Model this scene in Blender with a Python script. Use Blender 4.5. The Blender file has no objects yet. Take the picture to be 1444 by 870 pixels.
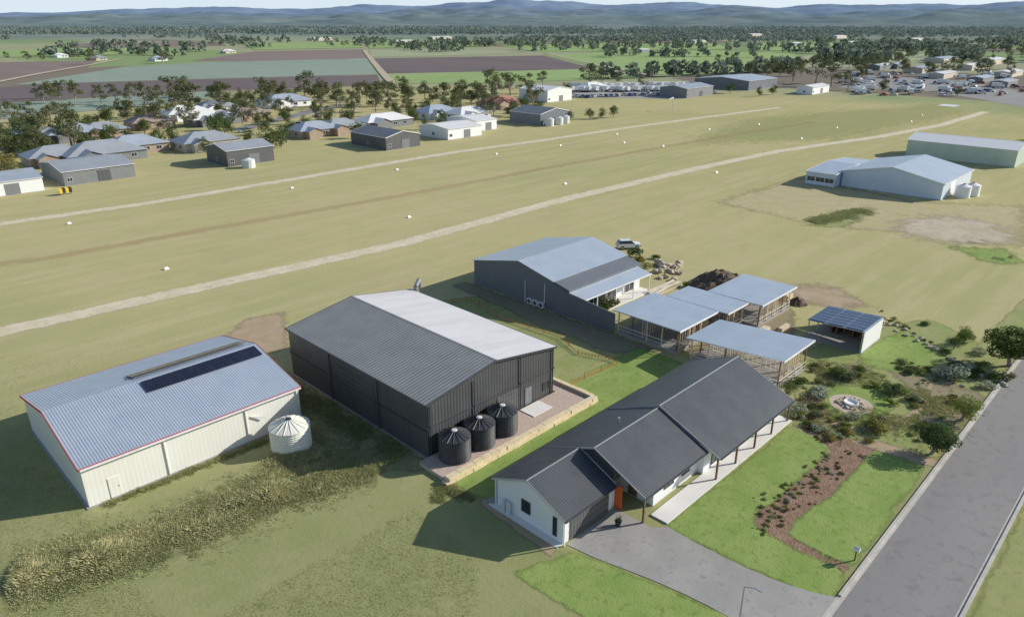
import bpy, math, random
from mathutils import Vector, noise
R=random.Random(11)
# ---------------------------------------------------------------- image pixels -> site metres, back-projected through the camera to the ground
# World: +X runs along the street / runway, +Y away from the street. Camera (drone) is 40 m above the origin.
F=1010.0; PIT=math.atan(405/1010.0); HC=40.0; YAW=math.radians(45.4)
sP,cP=math.sin(PIT),math.cos(PIT); cY,sY=math.cos(YAW),math.sin(YAW)
def G(x,y,h=0.0):
    u=(x-722)/F; v=(435-y)/F; d=sP-v*cP; K=(HC-h)/d
    X=K*u; Y=K*(cP+v*sP)
    return (X*cY+Y*sY,-X*sY+Y*cY)
def rng(a,b): return R.uniform(a,b)
COL=bpy.context.scene.collection
# ---------------------------------------------------------------- materials
class NT:
    def __init__(s,name):
        s.m=bpy.data.materials.new(name); s.m.use_nodes=True
        s.t=s.m.node_tree; s.n=s.t.nodes; s.n.clear()
        s.out=s.n.new('ShaderNodeOutputMaterial')
    def N(s,typ,props=None,**inp):
        n=s.n.new('ShaderNode'+typ)
        for k,v in (props or {}).items(): setattr(n,k,v)
        for k,v in inp.items():
            key=int(k[1:]) if k[0]=='i' and k[1:].isdigit() else k.replace('_',' ')
            sock=n.inputs[key]
            if isinstance(v,bpy.types.NodeSocket): s.t.links.new(v,sock)
            else: sock.default_value=v
        return n
    def math(s,op,a,b=0.0,c=0.0,clamp=False):
        return s.N('Math',{'operation':op,'use_clamp':clamp},i0=a,i1=b,i2=c).outputs[0]
    def noise(s,vec,scale,detail=4,rough=.6,dist=0.0):
        return s.N('TexNoise',None,Vector=vec,Scale=scale,Detail=detail,Roughness=rough,Distortion=dist).outputs[0]
    def ss(s,val,a,b,lo=0.0,hi=1.0):
        return s.N('MapRange',{'interpolation_type':'SMOOTHSTEP'},Value=val,i1=a,i2=b,i3=lo,i4=hi).outputs[0]
    def mix(s,f,a,b,bt='MIX'):
        n=s.n.new('ShaderNodeMix'); n.data_type='RGBA'; n.blend_type=bt
        for i,v in ((0,f),(6,a),(7,b)):
            if isinstance(v,bpy.types.NodeSocket): s.t.links.new(v,n.inputs[i])
            else: n.inputs[i].default_value=v
        return n.outputs[2]
    def scale(s,vec,x,y,z):
        return s.N('Mapping',None,Vector=vec,Scale=(x,y,z)).outputs[0]
GAIN=1.34
def c4(c): return (min(c[0]*GAIN,.84),min(c[1]*GAIN,.84),min(c[2]*GAIN,.84),1.0)
def mat(name,c1,c2=None,scale=1.0,rough=.8,metal=0.0,c3=None,scale3=8.0,ribs=None,bump=0.0,bscale=6.0,pos=False,soft=False,stretch=(1,1,1),spec=.5,softn=1.0):
    k=NT(name)
    vec=k.N('NewGeometry').outputs['Position'] if pos else k.N('TexCoord').outputs['Object']
    v2=k.scale(vec,*stretch) if stretch!=(1,1,1) else vec
    col=k.mix(k.ss(k.noise(v2,scale,4,.62),.35,.65),c4(c1),c4(c2 or tuple(x*.88 for x in c1)))
    if c3: col=k.mix(k.ss(k.noise(v2 if ribs else vec,scale3,3,.7),.5,.72),col,c4(c3))
    hgt=None
    if ribs:
        ax,per,st=ribs
        sp=k.N('SeparateXYZ',None,Vector=vec).outputs
        a={'x':sp[0],'y':sp[1],'z':sp[2]}.get(ax) if ax!='xy' else k.math('ADD',sp[0],sp[1])
        fr=k.math('DIVIDE',k.math('PINGPONG',a,per/2),per/2)
        hgt=k.ss(fr,.25,.75)
        q=max(1,per/.25)
        f2=k.math('DIVIDE',k.math('PINGPONG',a,.38*q),.38*q)
        seam=k.ss(f2,0.0,.10,min(.14,st*.45),0.0)
        dark=k.math('ADD',k.math('MULTIPLY',k.math('SUBTRACT',1.0,hgt),st),seam)
        col=k.mix(dark,col,c4(tuple(x*.3 for x in c1)))
    b=k.N('BsdfPrincipled',None,Base_Color=col,Roughness=rough,Metallic=metal)
    b.inputs['Specular IOR Level'].default_value=spec
    if hgt is not None:
        bn=k.N('Bump',None,Height=hgt,Strength=min(.5,st*1.6),Distance=.03); k.t.links.new(bn.outputs[0],b.inputs['Normal'])
    elif bump:
        bn=k.N('Bump',None,Height=k.noise(vec,bscale,3,.7),Strength=min(1,bump),Distance=max(.05,.12*bump)); k.t.links.new(bn.outputs[0],b.inputs['Normal'])
    sh=b.outputs[0]
    if soft:
        at=k.N('Attribute',{'attribute_name':'fade'}).outputs['Fac']
        n1=k.noise(vec,.35*softn,5,.75)
        a=k.math('ADD',at,k.math('MULTIPLY',k.math('SUBTRACT',n1,.5),1.5))
        a=k.ss(a,.3,.75)
        if isinstance(soft,float): a=k.math('MULTIPLY',a,soft)
        tr=k.N('BsdfTransparent').outputs[0]
        sh=k.N('MixShader',None,i0=a,i1=tr,i2=sh).outputs[0]
    k.t.links.new(sh,k.out.inputs[0])
    return k.m
def leafmat(name,c1,c2,c3,rn=.5,nsc=.55):
    k=NT(name); vec=k.N('TexCoord').outputs['Object']
    oi=k.N('ObjectInfo').outputs['Random']
    col=k.mix(k.ss(k.noise(vec,nsc,2,.6),.35,.65),c4(c1),c4(c2))
    col=k.mix(k.math('MULTIPLY',k.ss(k.noise(vec,3.1,2,.6),.45,.7),.6),col,c4(c3))
    if rn: col=k.mix(k.math('MULTIPLY',oi,rn),col,c4((c1[0]*1.4,c1[1]*1.15,c1[2]*.85)))
    b=k.N('BsdfDiffuse',None,Color=col)
    tl=k.N('BsdfTranslucent',None,Color=col)
    sh=k.N('MixShader',None,i0=.3,i1=b.outputs[0],i2=tl.outputs[0]).outputs[0]
    k.t.links.new(sh,k.out.inputs[0]); return k.m
M={}
def dm(key,*a,**kw): M[key]=mat(key,*a,**kw)
def ground_material():
    k=NT('grassland'); P=k.N('NewGeometry').outputs['Position']
    st=k.scale(P,.10,1,1)
    base=k.mix(k.ss(k.noise(P,.012,4,.6),.36,.64),c4((.385,.345,.180)),c4((.325,.315,.155)))
    base=k.mix(k.math('MULTIPLY',k.ss(k.noise(st,.25,4,.65),.42,.62),.5),base,c4((.435,.378,.215)))
    base=k.mix(k.math('MULTIPLY',k.ss(k.noise(P,.12,5,.72),.45,.7),.35),base,c4((.30,.295,.135)))
    base=k.mix(k.math('MULTIPLY',k.ss(k.noise(P,2.5,4,.75),.45,.75),.35),base,c4((.26,.245,.125)))
    base=k.mix(k.math('MULTIPLY',k.ss(k.noise(P,.05,3,.7),.56,.74),.40),base,c4((.37,.29,.185)))
    sp=k.N('SeparateXYZ',None,Vector=P).outputs
    nearg=k.math('ADD',sp[0],sp[1])
    nz=k.math('MULTIPLY',k.noise(P,.05,3,.6),40.0)
    near=k.ss(k.math('ADD',nearg,nz),85.0,155.0,1.0,0.0)
    green=k.mix(k.ss(k.noise(P,.18,5,.7),.30,.70),c4((.225,.242,.102)),c4((.270,.268,.128)))
    green=k.mix(k.math('MULTIPLY',k.ss(k.noise(P,1.3,5,.75),.45,.75),.4),green,c4((.185,.202,.086)))
    green=k.mix(k.math('MULTIPLY',k.ss(k.noise(P,6.0,3,.75),.45,.75),.4),green,c4((.155,.17,.072)))
    green=k.mix(k.math('MULTIPLY',k.ss(k.noise(P,.09,4,.7),.54,.7),.4),green,c4((.31,.285,.155)))
    base=k.mix(near,base,green)
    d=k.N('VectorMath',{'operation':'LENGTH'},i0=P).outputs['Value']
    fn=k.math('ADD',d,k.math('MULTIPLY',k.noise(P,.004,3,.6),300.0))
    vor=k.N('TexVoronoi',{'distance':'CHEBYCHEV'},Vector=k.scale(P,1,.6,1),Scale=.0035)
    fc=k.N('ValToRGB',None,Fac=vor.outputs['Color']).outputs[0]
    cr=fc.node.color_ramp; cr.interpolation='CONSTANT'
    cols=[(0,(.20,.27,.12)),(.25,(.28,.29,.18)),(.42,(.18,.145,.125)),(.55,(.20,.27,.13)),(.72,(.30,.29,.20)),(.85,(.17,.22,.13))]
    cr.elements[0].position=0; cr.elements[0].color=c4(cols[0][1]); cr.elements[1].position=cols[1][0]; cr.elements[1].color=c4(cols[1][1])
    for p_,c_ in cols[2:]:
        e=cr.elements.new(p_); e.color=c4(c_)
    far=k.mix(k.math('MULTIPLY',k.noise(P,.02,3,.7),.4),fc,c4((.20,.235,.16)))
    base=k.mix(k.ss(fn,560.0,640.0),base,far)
    wood=k.mix(k.ss(k.noise(P,.0016,5,.7),.4,.6),c4((.150,.190,.175)),c4((.20,.235,.205)))  # distant forest colour, already paled with painted haze
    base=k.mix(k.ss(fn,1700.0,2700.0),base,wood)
    base=k.mix(k.ss(fn,3500.0,9000.0),base,c4((.175,.235,.265)))  # aerial haze painted in: blue-grey blended over the ground with distance
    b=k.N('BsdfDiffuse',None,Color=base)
    bn=k.N('Bump',None,Height=k.noise(P,2.2,4,.75),Strength=.4,Distance=.10); k.t.links.new(bn.outputs[0],b.inputs['Normal'])
    k.t.links.new(b.outputs[0],k.out.inputs[0]); return k.m
M['ground']=ground_material()
S=dict(pos=True,soft=True,spec=.1,rough=.95)
dm('track',(.56,.49,.37),(.48,.42,.30),.3,c3=(.40,.36,.21),scale3=.8,bump=.4,**S)
dm('reddish',(.43,.28,.18),(.40,.31,.19),.2,pos=True,soft=.30,spec=.1,rough=.95)
dm('bare_soil',(.37,.28,.20),(.31,.245,.16),.4,c3=(.30,.275,.14),scale3=1.2,bump=.5,**S)
dm('dark_soil',(.22,.18,.125),(.25,.215,.135),.5,c3=(.22,.225,.10),scale3=1.5,bump=.6,**S)
dm('pale_soil',(.43,.37,.29),(.37,.315,.23),.15,c3=(.32,.31,.17),scale3=.6,bump=.4,**S)
dm('lawn',(.180,.255,.068),(.230,.285,.090),.35,c3=(.14,.21,.052),scale3=1.3,bump=.6,bscale=5,**S)
dm('lawn_dull',(.225,.255,.095),(.28,.275,.125),.3,c3=(.18,.21,.075),scale3=1.2,bump=.5,bscale=5,**S)
dm('green_tint',(.31,.335,.14),(.34,.35,.16),.05,pos=True,soft=.5,spec=.1,rough=.95)
dm('weed_dark',(.22,.23,.105),(.28,.265,.135),.4,c3=(.18,.19,.085),scale3=2,bump=.8,bscale=3,**S)
dm('mulch',(.215,.135,.095),(.27,.185,.13),.9,c3=(.14,.085,.062),scale3=4,bump=1.0,bscale=5,**S)
dm('tan_grass',(.36,.315,.175),(.40,.345,.20),.3,c3=(.30,.28,.145),scale3=1.5,bump=.5,**S)
dm('asphalt',(.185,.178,.172),(.21,.202,.192),.12,c3=(.155,.149,.144),scale3=.9,rough=.9,pos=True,bump=.15,bscale=12,stretch=(.15,1,1))
dm('concrete',(.25,.24,.222),(.29,.277,.256),.35,c3=(.215,.205,.19),scale3=1.4,pos=True,rough=.85)
dm('concrete_pale',(.58,.56,.53),(.62,.60,.57),.5,pos=True)
dm('kerb',(.42,.395,.355),(.34,.32,.285),.8,pos=True)
dm('gravel',(.46,.36,.295),(.37,.285,.235),5,c3=(.56,.46,.39),scale3=9,pos=True,bump=.8,bscale=9)
dm('sandstone',(.62,.52,.35),(.54,.43,.26),1.3,c3=(.64,.57,.43),scale3=3,bump=.5,bscale=4)
dm('roof_blue',(.42,.48,.56),(.38,.44,.52),.35,rough=.4,metal=.25,ribs=('x',.25,.4))
dm('roof_blue2',(.43,.485,.55),(.39,.445,.51),.3,rough=.38,metal=.25,ribs=('y',.25,.25))
dm('roof_blue_x',(.43,.485,.55),(.39,.445,.51),.3,rough=.38,metal=.25,ribs=('x',.25,.25))
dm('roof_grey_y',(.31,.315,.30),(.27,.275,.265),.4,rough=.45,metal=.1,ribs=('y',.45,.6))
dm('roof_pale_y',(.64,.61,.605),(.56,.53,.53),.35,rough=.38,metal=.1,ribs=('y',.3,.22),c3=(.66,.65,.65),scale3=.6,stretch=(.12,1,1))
dm('roof_char',(.070,.077,.084),(.086,.093,.100),.4,rough=.38,metal=.2,ribs=('x',.25,.35))
dm('wall_char',(.075,.077,.079),(.087,.089,.091),.5,rough=.5,metal=.1,ribs=('xy',.4,.5))
dm('wall_char_low',(.095,.098,.10),(.11,.113,.115),.5,rough=.55,ribs=('xy',.4,.4))
dm('wall_cream',(.645,.63,.575),(.62,.60,.54),.4,rough=.5,ribs=('xy',.4,.06))
dm('wall_slate',(.145,.158,.18),(.13,.143,.16),.4,rough=.55,ribs=('xy',.3,.3))
dm('wall_white',(.64,.64,.64),(.61,.61,.62),.5,rough=.7)
dm('wall_blue',(.50,.555,.62),(.46,.515,.58),.3,rough=.5,ribs=('xy',.5,.12))
dm('wall_green',(.41,.48,.41),(.37,.44,.37),.3,rough=.5,ribs=('xy',.5,.12))
dm('wall_grey',(.19,.197,.205),(.17,.177,.185),.4,rough=.6,ribs=('xy',.5,.2))
dm('brick',(.34,.25,.19),(.29,.22,.165),1)
dm('wall_tan',(.48,.43,.36),(.43,.385,.32),1)
dm('trim_red',(.42,.05,.04)); dm('trim_white',(.63,.63,.62)); dm('trim_dark',(.05,.053,.057),rough=.5); dm('trim_grey',(.36,.37,.38),rough=.5)
dm('glass',(.02,.025,.03),(.03,.035,.04),1,rough=.08,spec=.8)
dm('solar',(.012,.014,.03),(.018,.02,.038),.7,rough=.12,ribs=('x',.17,.2),spec=.8)
dm('solar_blue',(.055,.085,.15),(.07,.10,.17),.7,rough=.2,ribs=('x',.17,.2),spec=.7)
dm('solar_frame',(.35,.36,.38),rough=.3,metal=.8)
dm('tank_black',(.03,.033,.038),(.042,.046,.05),1,rough=.45)
dm('tank_cream',(.645,.62,.55),(.61,.58,.50),1,rough=.6)
dm('tank_grey',(.52,.54,.53),rough=.6)
dm('timber',(.12,.065,.035),(.17,.1,.06),3); dm('timber_pale',(.56,.47,.34),(.48,.39,.27),2)
dm('steel',(.42,.44,.45),rough=.4,metal=.6); dm('orange',(.62,.12,.03)); dm('white',(.64,.64,.63),rough=.4)
dm('yellow',(.6,.42,.05)); dm('black',(.02,.02,.02)); dm('tyre',(.02,.02,.02),rough=.9)
dm('car_white',(.62,.63,.64),rough=.2,spec=.7); dm('car_red',(.4,.04,.03),rough=.2); dm('car_blue',(.06,.12,.3),rough=.2); dm('car_silver',(.42,.43,.45),rough=.25,metal=.5)
dm('red_glass',(.5,.02,.02),rough=.2); dm('lamp_glass',(.63,.63,.6),rough=.1)
dm('bark',(.19,.155,.12),(.30,.27,.23),2.5,bump=.3)
dm('rock',(.42,.345,.26),(.31,.26,.20),1.5,bump=.6,bscale=3,c3=(.50,.38,.25),scale3=2)
dm('soil_heap',(.085,.060,.043),(.12,.088,.063),1.5,c3=(.055,.04,.03),scale3=4,bump=1,bscale=4,rough=.95)
M['gum']=leafmat('gum_foliage',(.12,.14,.075),(.085,.108,.06),(.165,.182,.11))
M['dense']=leafmat('dense_foliage',(.080,.115,.042),(.056,.087,.033),(.12,.16,.062))
M['bright']=leafmat('bright_foliage',(.14,.195,.05),(.10,.15,.04),(.20,.25,.08))
M['silver']=leafmat('silver_foliage',(.26,.30,.22),(.21,.25,.19),(.36,.40,.32))
M['autumn']=leafmat('olive_foliage',(.20,.19,.06),(.15,.15,.05),(.28,.24,.085))
M['redleaf']=leafmat('reddish_foliage',(.18,.10,.065),(.14,.09,.055),(.23,.17,.10))
M['farleaf']=leafmat('far_foliage_haze_tint',(.165,.195,.150),(.125,.158,.125),(.215,.24,.18),0)  # leaf colour lightened and greyed to stand in for haze
M['farwood']=leafmat('haze_tinted_foliage',(.17,.205,.18),(.14,.176,.158),(.215,.245,.21),0)  # haze of the far plain is mixed into this leaf colour
M['straw']=leafmat('straw_grass',(.46,.44,.25),(.36,.365,.19),(.55,.51,.32),0,.35)
M['rank']=leafmat('rank_grass',(.28,.30,.14),(.225,.25,.11),(.38,.37,.21),.2)
M['sward']=leafmat('sward_grass',(.29,.295,.14),(.255,.262,.12),(.34,.33,.17),0)
# ---------------------------------------------------------------- mesh building
class MB:
    def __init__(s): s.v=[];s.f=[];s.m=[]
    def q(s,*p,m=0):
        n=len(s.v); s.v+= [tuple(a) for a in p]; s.f.append(tuple(range(n,n+len(p)))); s.m.append(m)
    def box(s,x0,x1,y0,y1,z0,z1,m=0):
        n=len(s.v)
        s.v+=[(x0,y0,z0),(x1,y0,z0),(x1,y1,z0),(x0,y1,z0),(x0,y0,z1),(x1,y0,z1),(x1,y1,z1),(x0,y1,z1)]
        for f in ((0,3,2,1),(4,5,6,7),(0,1,5,4),(1,2,6,5),(2,3,7,6),(3,0,4,7)):
            s.f.append(tuple(n+i for i in f)); s.m.append(m)
    def prism(s,pts,off,m=0):
        n=len(s.v);k=len(pts)
        s.v+=[tuple(p) for p in pts]+[tuple(p[i]+off[i] for i in range(3)) for p in pts]
        s.f.append(tuple(n+i for i in range(k))[::-1]); s.f.append(tuple(n+k+i for i in range(k))); s.m+=[m,m]
        for i in range(k):
            j=(i+1)%k; s.f.append((n+i,n+j,n+k+j,n+k+i)); s.m.append(m)
    def tube(s,p0,p1,r0,r1,n=8,m=0,cap=True):
        p0=Vector(p0);p1=Vector(p1);d=(p1-p0).normalized()
        a=Vector((0,0,1)) if abs(d.z)<.9 else Vector((1,0,0)); u=d.cross(a).normalized(); w=d.cross(u)
        b=len(s.v)
        for p,r in ((p0,r0),(p1,r1)):
            for i in range(n):
                t=2*math.pi*i/n; s.v.append(tuple(p+u*math.cos(t)*r+w*math.sin(t)*r))
        for i in range(n):
            j=(i+1)%n; s.f.append((b+i,b+j,b+n+j,b+n+i)); s.m.append(m)
        if cap:
            s.f.append(tuple(b+i for i in range(n))); s.f.append(tuple(b+n+i for i in range(n))[::-1]); s.m+=[m,m]
    def lathe(s,cx,cy,prof,n=24,m=0):
        b=len(s.v)
        for r,z in prof:
            for i in range(n):
                t=2*math.pi*i/n; s.v.append((cx+r*math.cos(t),cy+r*math.sin(t),z))
        for k in range(len(prof)-1):
            for i in range(n):
                j=(i+1)%n; s.f.append((b+k*n+i,b+k*n+j,b+(k+1)*n+j,b+(k+1)*n+i)); s.m.append(m)
        s.f.append(tuple(b+(len(prof)-1)*n+i for i in range(n))); s.m.append(m)
    def mesh(s,name,mats,org=(0,0,0)):
        me=bpy.data.meshes.new(name)
        me.from_pydata([(a[0]-org[0],a[1]-org[1],a[2]-org[2]) for a in s.v],[],s.f)
        for k in mats: me.materials.append(M[k])
        for p,i in zip(me.polygons,s.m): p.material_index=i
        me.update(); return me
def link(o,parent=None):
    COL.objects.link(o)
    if parent: o.parent=parent
    return o
def tag(o,label=None,cat=None,group=None,kind=None):
    if label:o["label"]=label
    if cat:o["category"]=cat
    if group:o["group"]=group
    if kind:o["kind"]=kind
    return o
def thing(name,label,cat,loc,group=None,rot=0):
    e=bpy.data.objects.new(name,None); e.empty_display_size=.3; e.location=(loc[0],loc[1],loc[2] if len(loc)>2 else 0); e.rotation_euler=(0,0,rot)
    link(e); return tag(e,label,cat,group)
def part(mb,name,mats,parent):
    o=bpy.data.objects.new(name,mb.mesh(name,mats,parent['_o'] if '_o' in parent else tuple(parent.location)))
    return link(o,parent)
def solo(mb,name,mats,label,cat,loc,group=None,kind=None):
    o=bpy.data.objects.new(name,mb.mesh(name,mats,loc)); o.location=loc
    link(o); return tag(o,label,cat,group,kind)
# ---------------------------------------------------------------- ground sheets
def sheet(name,pts,m,z):
    me=bpy.data.meshes.new(name); me.from_pydata([(p[0],p[1],z) for p in pts],[],[tuple(range(len(pts)))])
    me.materials.append(M[m]); o=bpy.data.objects.new(name,me); link(o); tag(o,kind='structure')
    return o
def soft(name,pts,m,z,w=1.0):
    """sheet whose edge fades out over width w (vertex attribute fade from distance to outline)"""
    P=[(a[0],a[1]) for a in pts]; n=len(P)
    xa=min(p[0] for p in P)-w; xb=max(p[0] for p in P)+w; ya=min(p[1] for p in P)-w; yb=max(p[1] for p in P)+w
    st=max(w/2.5,math.sqrt((xb-xa)*(yb-ya)/9000)); nx=int((xb-xa)/st)+1; ny=int((yb-ya)/st)+1
    E=[(P[i][0],P[i][1],P[(i+1)%n][0],P[(i+1)%n][1]) for i in range(n)]
    def fade(x,y):
        ins=False; dm_=1e18
        for ax,ay,bx,by in E:
            if (ay>y)!=(by>y) and x<(bx-ax)*(y-ay)/(by-ay)+ax: ins=not ins
            dx=bx-ax;dy=by-ay; t=((x-ax)*dx+(y-ay)*dy)/(dx*dx+dy*dy+1e-9); t=0 if t<0 else 1 if t>1 else t
            d=(ax+t*dx-x)**2+(ay+t*dy-y)**2
            if d<dm_: dm_=d
        d=math.sqrt(dm_); d=d if ins else -d
        return max(0,min(1,.5+d/w))
    vals=[[fade(xa+i*st,ya+j*st) for j in range(ny+1)] for i in range(nx+1)]
    v=[];fa=[];f=[];idx={}
    def vid(i,j):
        if (i,j) not in idx: idx[(i,j)]=len(v); v.append((xa+i*st,ya+j*st,z)); fa.append(vals[i][j])
        return idx[(i,j)]
    for i in range(nx):
        for j in range(ny):
            if max(vals[i][j],vals[i+1][j],vals[i][j+1],vals[i+1][j+1])>0: f.append((vid(i,j),vid(i+1,j),vid(i+1,j+1),vid(i,j+1)))
    me=bpy.data.meshes.new(name); me.from_pydata(v,[],f); at=me.attributes.new('fade','FLOAT','POINT'); at.data.foreach_set('value',fa)
    me.materials.append(M[m]); o=bpy.data.objects.new(name,me); link(o); return tag(o,kind='structure')
def ribbon(name,pts,m,z,w,edge):
    P=[Vector((a[0],a[1],0)) for a in pts]; v=[];f=[];fa=[]
    Q=[]
    for i in range(len(P)-1):
        k=max(1,int((P[i+1]-P[i]).length/6))
        for j in range(k): Q.append(P[i].lerp(P[i+1],j/k))
    Q.append(P[-1])
    for i,p in enumerate(Q):
        t=(Q[min(i+1,len(Q)-1)]-Q[max(i-1,0)]).normalized(); nn=Vector((-t.y,t.x,0))
        for o_,a in ((w/2+edge,0),(w/2,1),(-w/2,1),(-w/2-edge,0)):
            q=p+nn*o_; v.append((q.x,q.y,z)); fa.append(float(a))
        if i:
            b=4*i
            for k in range(3): f.append((b-4+k,b+k,b+k+1,b-3+k))
    me=bpy.data.meshes.new(name); me.from_pydata(v,[],f); at=me.attributes.new('fade','FLOAT','POINT'); at.data.foreach_set('value',fa)
    me.materials.append(M[m]); o=bpy.data.objects.new(name,me); link(o); return tag(o,kind='structure')
def GP(l): return [G(*p) for p in l]
E_=30000
me=bpy.data.meshes.new('ground'); me.from_pydata([(-E_,-E_,0),(E_,-E_,0),(E_,E_,0),(-E_,E_,0)],[],[(0,1,2,3)]); me.materials.append(M['ground'])
tag(link(bpy.data.objects.new('ground',me)),kind='structure')
ribbon('dirt_track',GP([(-120,502),(0,468),(280,406),(560,345),(800,280),(1000,234),(1100,213),(1240,193),(1330,176),(1390,158)]),'track',.016,2.8,1.2)
ribbon('dirt_track',GP([(-120,336),(0,316),(200,288),(400,255),(640,215),(760,199),(880,181),(1000,165),(1100,152)]),'track',.016,2.2,1.6)
ribbon('worn_runway_strip',GP([(-60,380),(60,365),(300,322),(560,277),(800,232),(1000,196),(1150,172)]),'reddish',.012,.5,2.6)
soft('green_runway_strip',GP([(960,205),(1060,168),(1330,147),(1365,160),(1180,195)]),'green_tint',.006,30)
soft('bare_soil_patch',GP([(320,470),(350,450),(400,440),(405,460),(402,495),(370,498),(330,486)]),'bare_soil',.010,3)
soft('dry_grass_patch',GP([(1010,285),(1130,250),(1290,285),(1444,290),(1444,350),(1300,330),(1150,318)]),'tan_grass',.008,8)
soft('rank_grass_patch',GP([(1140,318),(1170,300),(1230,292),(1235,300),(1190,322)]),'lawn_dull',.014,5)
soft('pale_soil_patch',GP([(1262,312),(1330,303),(1420,318),(1430,340),(1350,345),(1270,332)]),'pale_soil',.014,12)
soft('rank_grass_patch',GP([(1335,348),(1420,352),(1444,372),(1400,372)]),'lawn',.014,5)
soft('bare_soil_patch',GP([(1100,402),(1170,402),(1225,430),(1180,438),(1130,425)]),'bare_soil',.012,6)
soft('yard_grass',[(57,44),(73,44),(73,60),(73.5,76),(66,80),(57,78)],'lawn_dull',.014,2)
soft('yard_soil',[(69,50),(74,46),(74,84),(71,84),(70.5,72),(69,62)],'dark_soil',.018,2.0)
soft('side_lawn',[(36.5,38.6),(73,38.6),(73,48.5),(58,48.5),(57.6,43.2),(36.0,43.2)],'lawn',.022,.8)
soft('weedy_ground',[(30,52),(36.6,46),(36.8,75),(31.5,84),(31.5,60)],'weed_dark',.016,2)
soft('weedy_ground',GP([(20,830),(40,800),(180,755),(330,700),(440,650),(520,645),(530,670),(400,712),(250,780),(100,828)]),'weed_dark',.014,4)
soft('building_yard',GP([(900,470),(1000,420),(1090,410),(1120,440),(1120,500),(1010,510)]),'dark_soil',.012,3)
soft('garden_ground',GP([(1125,500),(1180,475),(1250,460),(1310,450),(1420,500),(1425,520),(1325,645),(1240,628),(1120,600)]),'lawn_dull',.016,2)
soft('garden_bed',GP([(1250,520),(1300,520),(1385,560),(1345,620),(1290,615),(1300,570)]),'dark_soil',.020,2.5)
soft('garden_bed',GP([(1130,560),(1160,545),(1175,590),(1150,600),(1122,590)]),'mulch',.020,1.5)
soft('garden_bed',GP([(1150,525),(1215,508),(1230,525),(1165,540)]),'dark_soil',.020,1.5)
soft('garden_lawn',GP([(1210,495),(1275,465),(1345,500),(1290,530),(1215,515)]),'lawn',.024,2)
soft('garden_lawn',GP([(1175,545),(1245,545),(1262,575),(1235,598),(1170,588),(1160,565)]),'lawn',.023,1.2)
soft('street_verge',[(72,12.2),(140,12.2),(140,16),(98,17),(72,14)],'lawn_dull',.018,1)
soft('street_verge',[(0,-40),(160,-40),(160,4.5),(0,4.5)],'lawn_dull',.010,.8)
soft('front_garden_bed',GP([(1118,600),(1165,612),(1240,630),(1160,712),(1118,752),(1200,800),(1185,812),(1060,752),(1058,735),(1075,715),(1100,698),(1135,664),(1172,636),(1155,617)]),'mulch',.018,.8)
soft('front_lawn',GP([(935,744),(1112,602),(1150,618),(1170,634),(1152,655),(1118,684),(1092,706),(1066,722),(1064,738),(1084,756),(1192,806),(1166,852)]),'lawn',.024,1.3)
soft('front_lawn',GP([(1236,632),(1308,658),(1204,798),(1170,788),(1112,754),(1124,728),(1172,700),(1200,668)]),'lawn',.024,1.3)
soft('front_lawn',[(31.5,31),(36.6,29.2),(37.5,26.5),(39.6,16.5),(40.4,12.1),(33,12.1),(32,22)],'lawn',.020,1.2)
soft('stony_edge',[(35,30),(36.6,31),(36.6,39.5),(35.6,39.5)],'bare_soil',.024,.8)
soft('garden_path',GP([(1200,622),(1240,622),(1325,650),(1318,660),(1236,636)]),'bare_soil',.026,.9)
soft('garden_path',GP([(1135,585),(1180,592),(1210,602),(1260,598),(1290,575),(1310,540),(1318,541),(1300,580),(1268,605),(1205,610),(1150,598)]),'bare_soil',.026,.7)
def bez(a,b,c,n=7): return [((1-t)**2*a[0]+2*t*(1-t)*b[0]+t*t*c[0],(1-t)**2*a[1]+2*t*(1-t)*b[1]+t*t*c[1]) for t in [i/n for i in range(n+1)]]
sheet('driveway',[(43.6,30.2),(43.7,26.4)]+bez((44.75,25.5),(44.2,16),(46.8,11.9))+bez((39.0,11.9),(40.0,17),(38.3,24))+[(37.4,27.5),(37.0,30.2)],'concrete',.035)
sheet('street',[(-40,4.9),(400,4.9),(400,11.75),(-40,11.75)],'asphalt',.012)
def kerb(y0,y1,gap=None):
    mb=MB(); x=-40
    while x<400:
        x1=min(x+3,400)
        low=gap and gap[0]<x+1.5<gap[1]
        mb.box(x+.01,x1-.01,y0,y1,-.05,.045 if low else .14); x=x1
    o=bpy.data.objects.new('kerb',mb.mesh('kerb',['kerb'])); link(o); tag(o,kind='structure')
kerb(11.75,12.0,(38,47)); kerb(4.65,4.9)
mb=MB(); mb.q((-40,11.5,.017),(400,11.5,.017),(400,11.75,.017),(-40,11.75,.017)); mb.q((-40,4.9,.017),(400,4.9,.017),(400,5.15,.017),(-40,5.15,.017))
o=bpy.data.objects.new('gutter_strip',mb.mesh('gutter_strip',['kerb'])); link(o); tag(o,kind='structure')
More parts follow.
